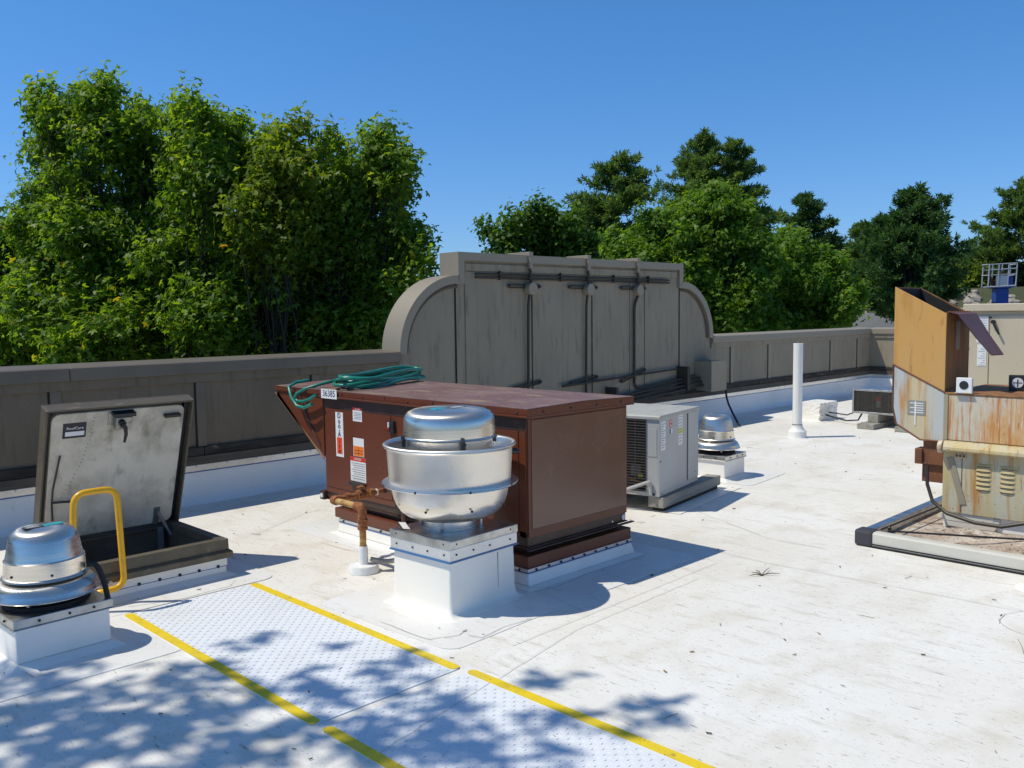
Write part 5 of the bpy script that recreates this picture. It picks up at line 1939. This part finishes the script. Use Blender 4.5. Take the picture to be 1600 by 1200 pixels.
broadleaf('dark shaded tree low behind the left tree group', 20.0,
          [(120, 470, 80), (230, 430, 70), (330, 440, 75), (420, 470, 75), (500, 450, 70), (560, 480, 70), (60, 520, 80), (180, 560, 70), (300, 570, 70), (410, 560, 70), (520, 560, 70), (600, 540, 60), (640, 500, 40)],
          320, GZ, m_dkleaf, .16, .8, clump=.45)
# the neighbour of the left group whose crown hangs over the roof and dapples it
SH = []
for x, y, r, hgt in ((40, 1110, .30, 6.4), (120, 1075, .26, 6.8), (170, 1130, .34, 6.2), (60, 1175, .38, 6.6), (250, 1060, .24, 7.0), (320, 1045, .22, 6.3), (300, 1110, .30, 6.9),
                     (220, 1185, .34, 6.4), (390, 1080, .24, 6.6), (470, 1075, .22, 7.0), (400, 1150, .30, 6.2), (330, 1195, .3, 6.9), (500, 1160, .24, 6.5), (590, 1060, .20, 6.7),
                     (560, 1100, .22, 6.3), (660, 1085, .20, 6.8), (640, 1035, .12, 6.4), (430, 995, .09, 6.9), (385, 1010, .09, 6.5), (530, 1009, .05, 6.7), (620, 1150, .24, 6.6),
                     (700, 1130, .22, 6.2), (760, 1165, .22, 6.9), (690, 1190, .28, 6.5), (820, 1065, .07, 6.4), (860, 1070, .09, 6.8), (900, 1055, .06, 6.6), (840, 1115, .13, 6.5), (900, 1130, .12, 6.3),
                     (990, 1135, .10, 6.7), (970, 1095, .06, 6.5), (1065, 1122, .09, 6.6), (1075, 1090, .05, 6.4), (1030, 1105, .05, 6.8), (5, 1060, .2, 6.5), (130, 1030, .10, 6.7), (800, 1200, .22, 6.4), (-60, 1140, .4, 6.6), (870, 1185, .12, 6.5)):
    p = gp(x, y)
    SH.append((np.array([p.x - SUN_H[0] * hgt, p.y - SUN_H[1] * hgt, hgt]), r))
base = np.array([-4.2, 11.3, GZ])
t = thing('broadleaf_tree', 'overhanging sweetgum beside the left parapet that dapples the mats', 'tree', tuple(base), 0, 'broadleaf trees beyond the parapet')
tb = MB()
limb(tb, (0, 0, 0), np.array([-2.6, 9.6, 5.0]) - base, .17, .09, 0, 8)
P, Nn = [], []
for c, r in SH:
    if r > .27:
        limb(tb, np.array([-2.6, 9.6, 5.0]) - base, c - base, .02, .006, -.1, 4)
    n = int(3 + 235 * r * r)
    sp = unit(rng.normal(size=(n, 3))) * (rng.uniform(0, 1, (n, 1)) ** .45) * r * np.array([1.1, 1.1, .8])
    P.append(c + sp)
    Nn.append(unit(rng.normal(size=(n, 3)) * .6 + np.array([0, 0, 1])))
for k in range(16):                                       # the rest of its crown, over and beyond the parapet
    c = np.array([-4.4 + rng.uniform(-2.0, 1.6), 11.5 + rng.uniform(-1.2, 2), 5.6 + rng.uniform(-2.2, 2.2)])
    limb(tb, np.array([-3.8, 11.0, 2.5]) - base, c - base, .04, .01, .05, 4)
    n = 500
    sp = unit(rng.normal(size=(n, 3))) * (rng.uniform(0, 1, (n, 1)) ** .4) * .8
    P.append(c + sp)
    Nn.append(unit(rng.normal(size=(n, 3)) * .6 + np.array([0, 0, 1])))
P, Nn = np.concatenate(P), np.concatenate(Nn)
V, fc = leaf_verts(P - base, Nn, rng.uniform(.8, 1.3, len(P)) * .115, True)
tb.build('trunk', m_bark, t, smooth=True, ang=80)
poly_mesh('crown', V, fc, m_gum, t)

# right-hand side, from far to near
pine('tall soft pine with twin tops behind the gable wall', 56, [(1098, 210), (1148, 222)], 78, 400, -2, m_needle2, .36, 1.0)
pine('soft pine with single top above the gable wall', 50, [(968, 246)], 82, 420, -3, m_needle2, .36, 1.0)
pine('small dark pine between the bright tree and the round pine', 62, [(1258, 306)], 52, 440, 0, m_needle, .36, 1.1)
pine('broad dark pine above the parking lot', 46, [(1432, 297), (1400, 335)], 96, 500, -.5, m_needle, .36, 1.15)
pine('pine cut off by the right picture edge', 60, [(1605, 283)], 78, 470, -.5, m_needle2, .36, 1.1)
pine('low young pine behind the boom lift', 64, [(1545, 375), (1500, 395)], 60, 480, 1.5, m_needle2, .36, 1.0)
pine('distant pale pine left of the broad dark pine', 75, [(1350, 352)], 42, 450, 2, m_needle2, .42, 1.0)
broadleaf('dark rounded tree left above the gable wall', 40,
          [(780, 365, 26), (815, 345, 28), (850, 340, 26), (885, 352, 26), (830, 375, 36), (870, 380, 34), (910, 380, 28), (800, 400, 34), (860, 420, 40), (930, 420, 40)],
          850, GZ, m_dkleaf, .24, .85, False, 1.2, 'broadleaf trees beyond the parapet', clump=.55, trunk_r=.2)
broadleaf('bright sunlit sweetgum behind the gable wall shoulder', 27,
          [(1112, 312, 20), (1090, 330, 28), (1140, 325, 28), (1070, 355, 34), (1165, 355, 28), (1030, 355, 26), (1010, 380, 32), (1120, 370, 40), (970, 385, 22), (1050, 400, 42), (1175, 400, 36), (990, 415, 34), (1110, 430, 50), (1170, 450, 44), (1130, 490, 46), (1180, 505, 36), (1065, 455, 44), (1020, 470, 40)],
          1100, GZ, m_gum_b, .125, 1.2, True, 1.0, clump=.36)
broadleaf('rounded sweetgum whose branches hang over the parking lot', 29,
          [(1240, 375, 18), (1215, 395, 30), (1260, 400, 30), (1200, 430, 36), (1245, 440, 42), (1290, 425, 28), (1310, 455, 28), (1225, 485, 40), (1280, 480, 36), (1320, 480, 20), (1190, 500, 30), (1250, 512, 24), (1335, 465, 12), (1300, 505, 14)],
          1245, GZ, m_gum_b, .125, 1.2, True, 1.0, clump=.36)
broadleaf('low scrubby bush on the rock bank', 63,
          [(1470, 440, 26), (1500, 435, 24), (1535, 440, 22), (1580, 445, 26), (1440, 445, 22), (1610, 440, 28)],
          1510, 2.6, m_gum_y, .3, .8, False, 1.5, 'bushes on the rock bank', 'scrub_bush', clump=.6, trunk_r=.08)
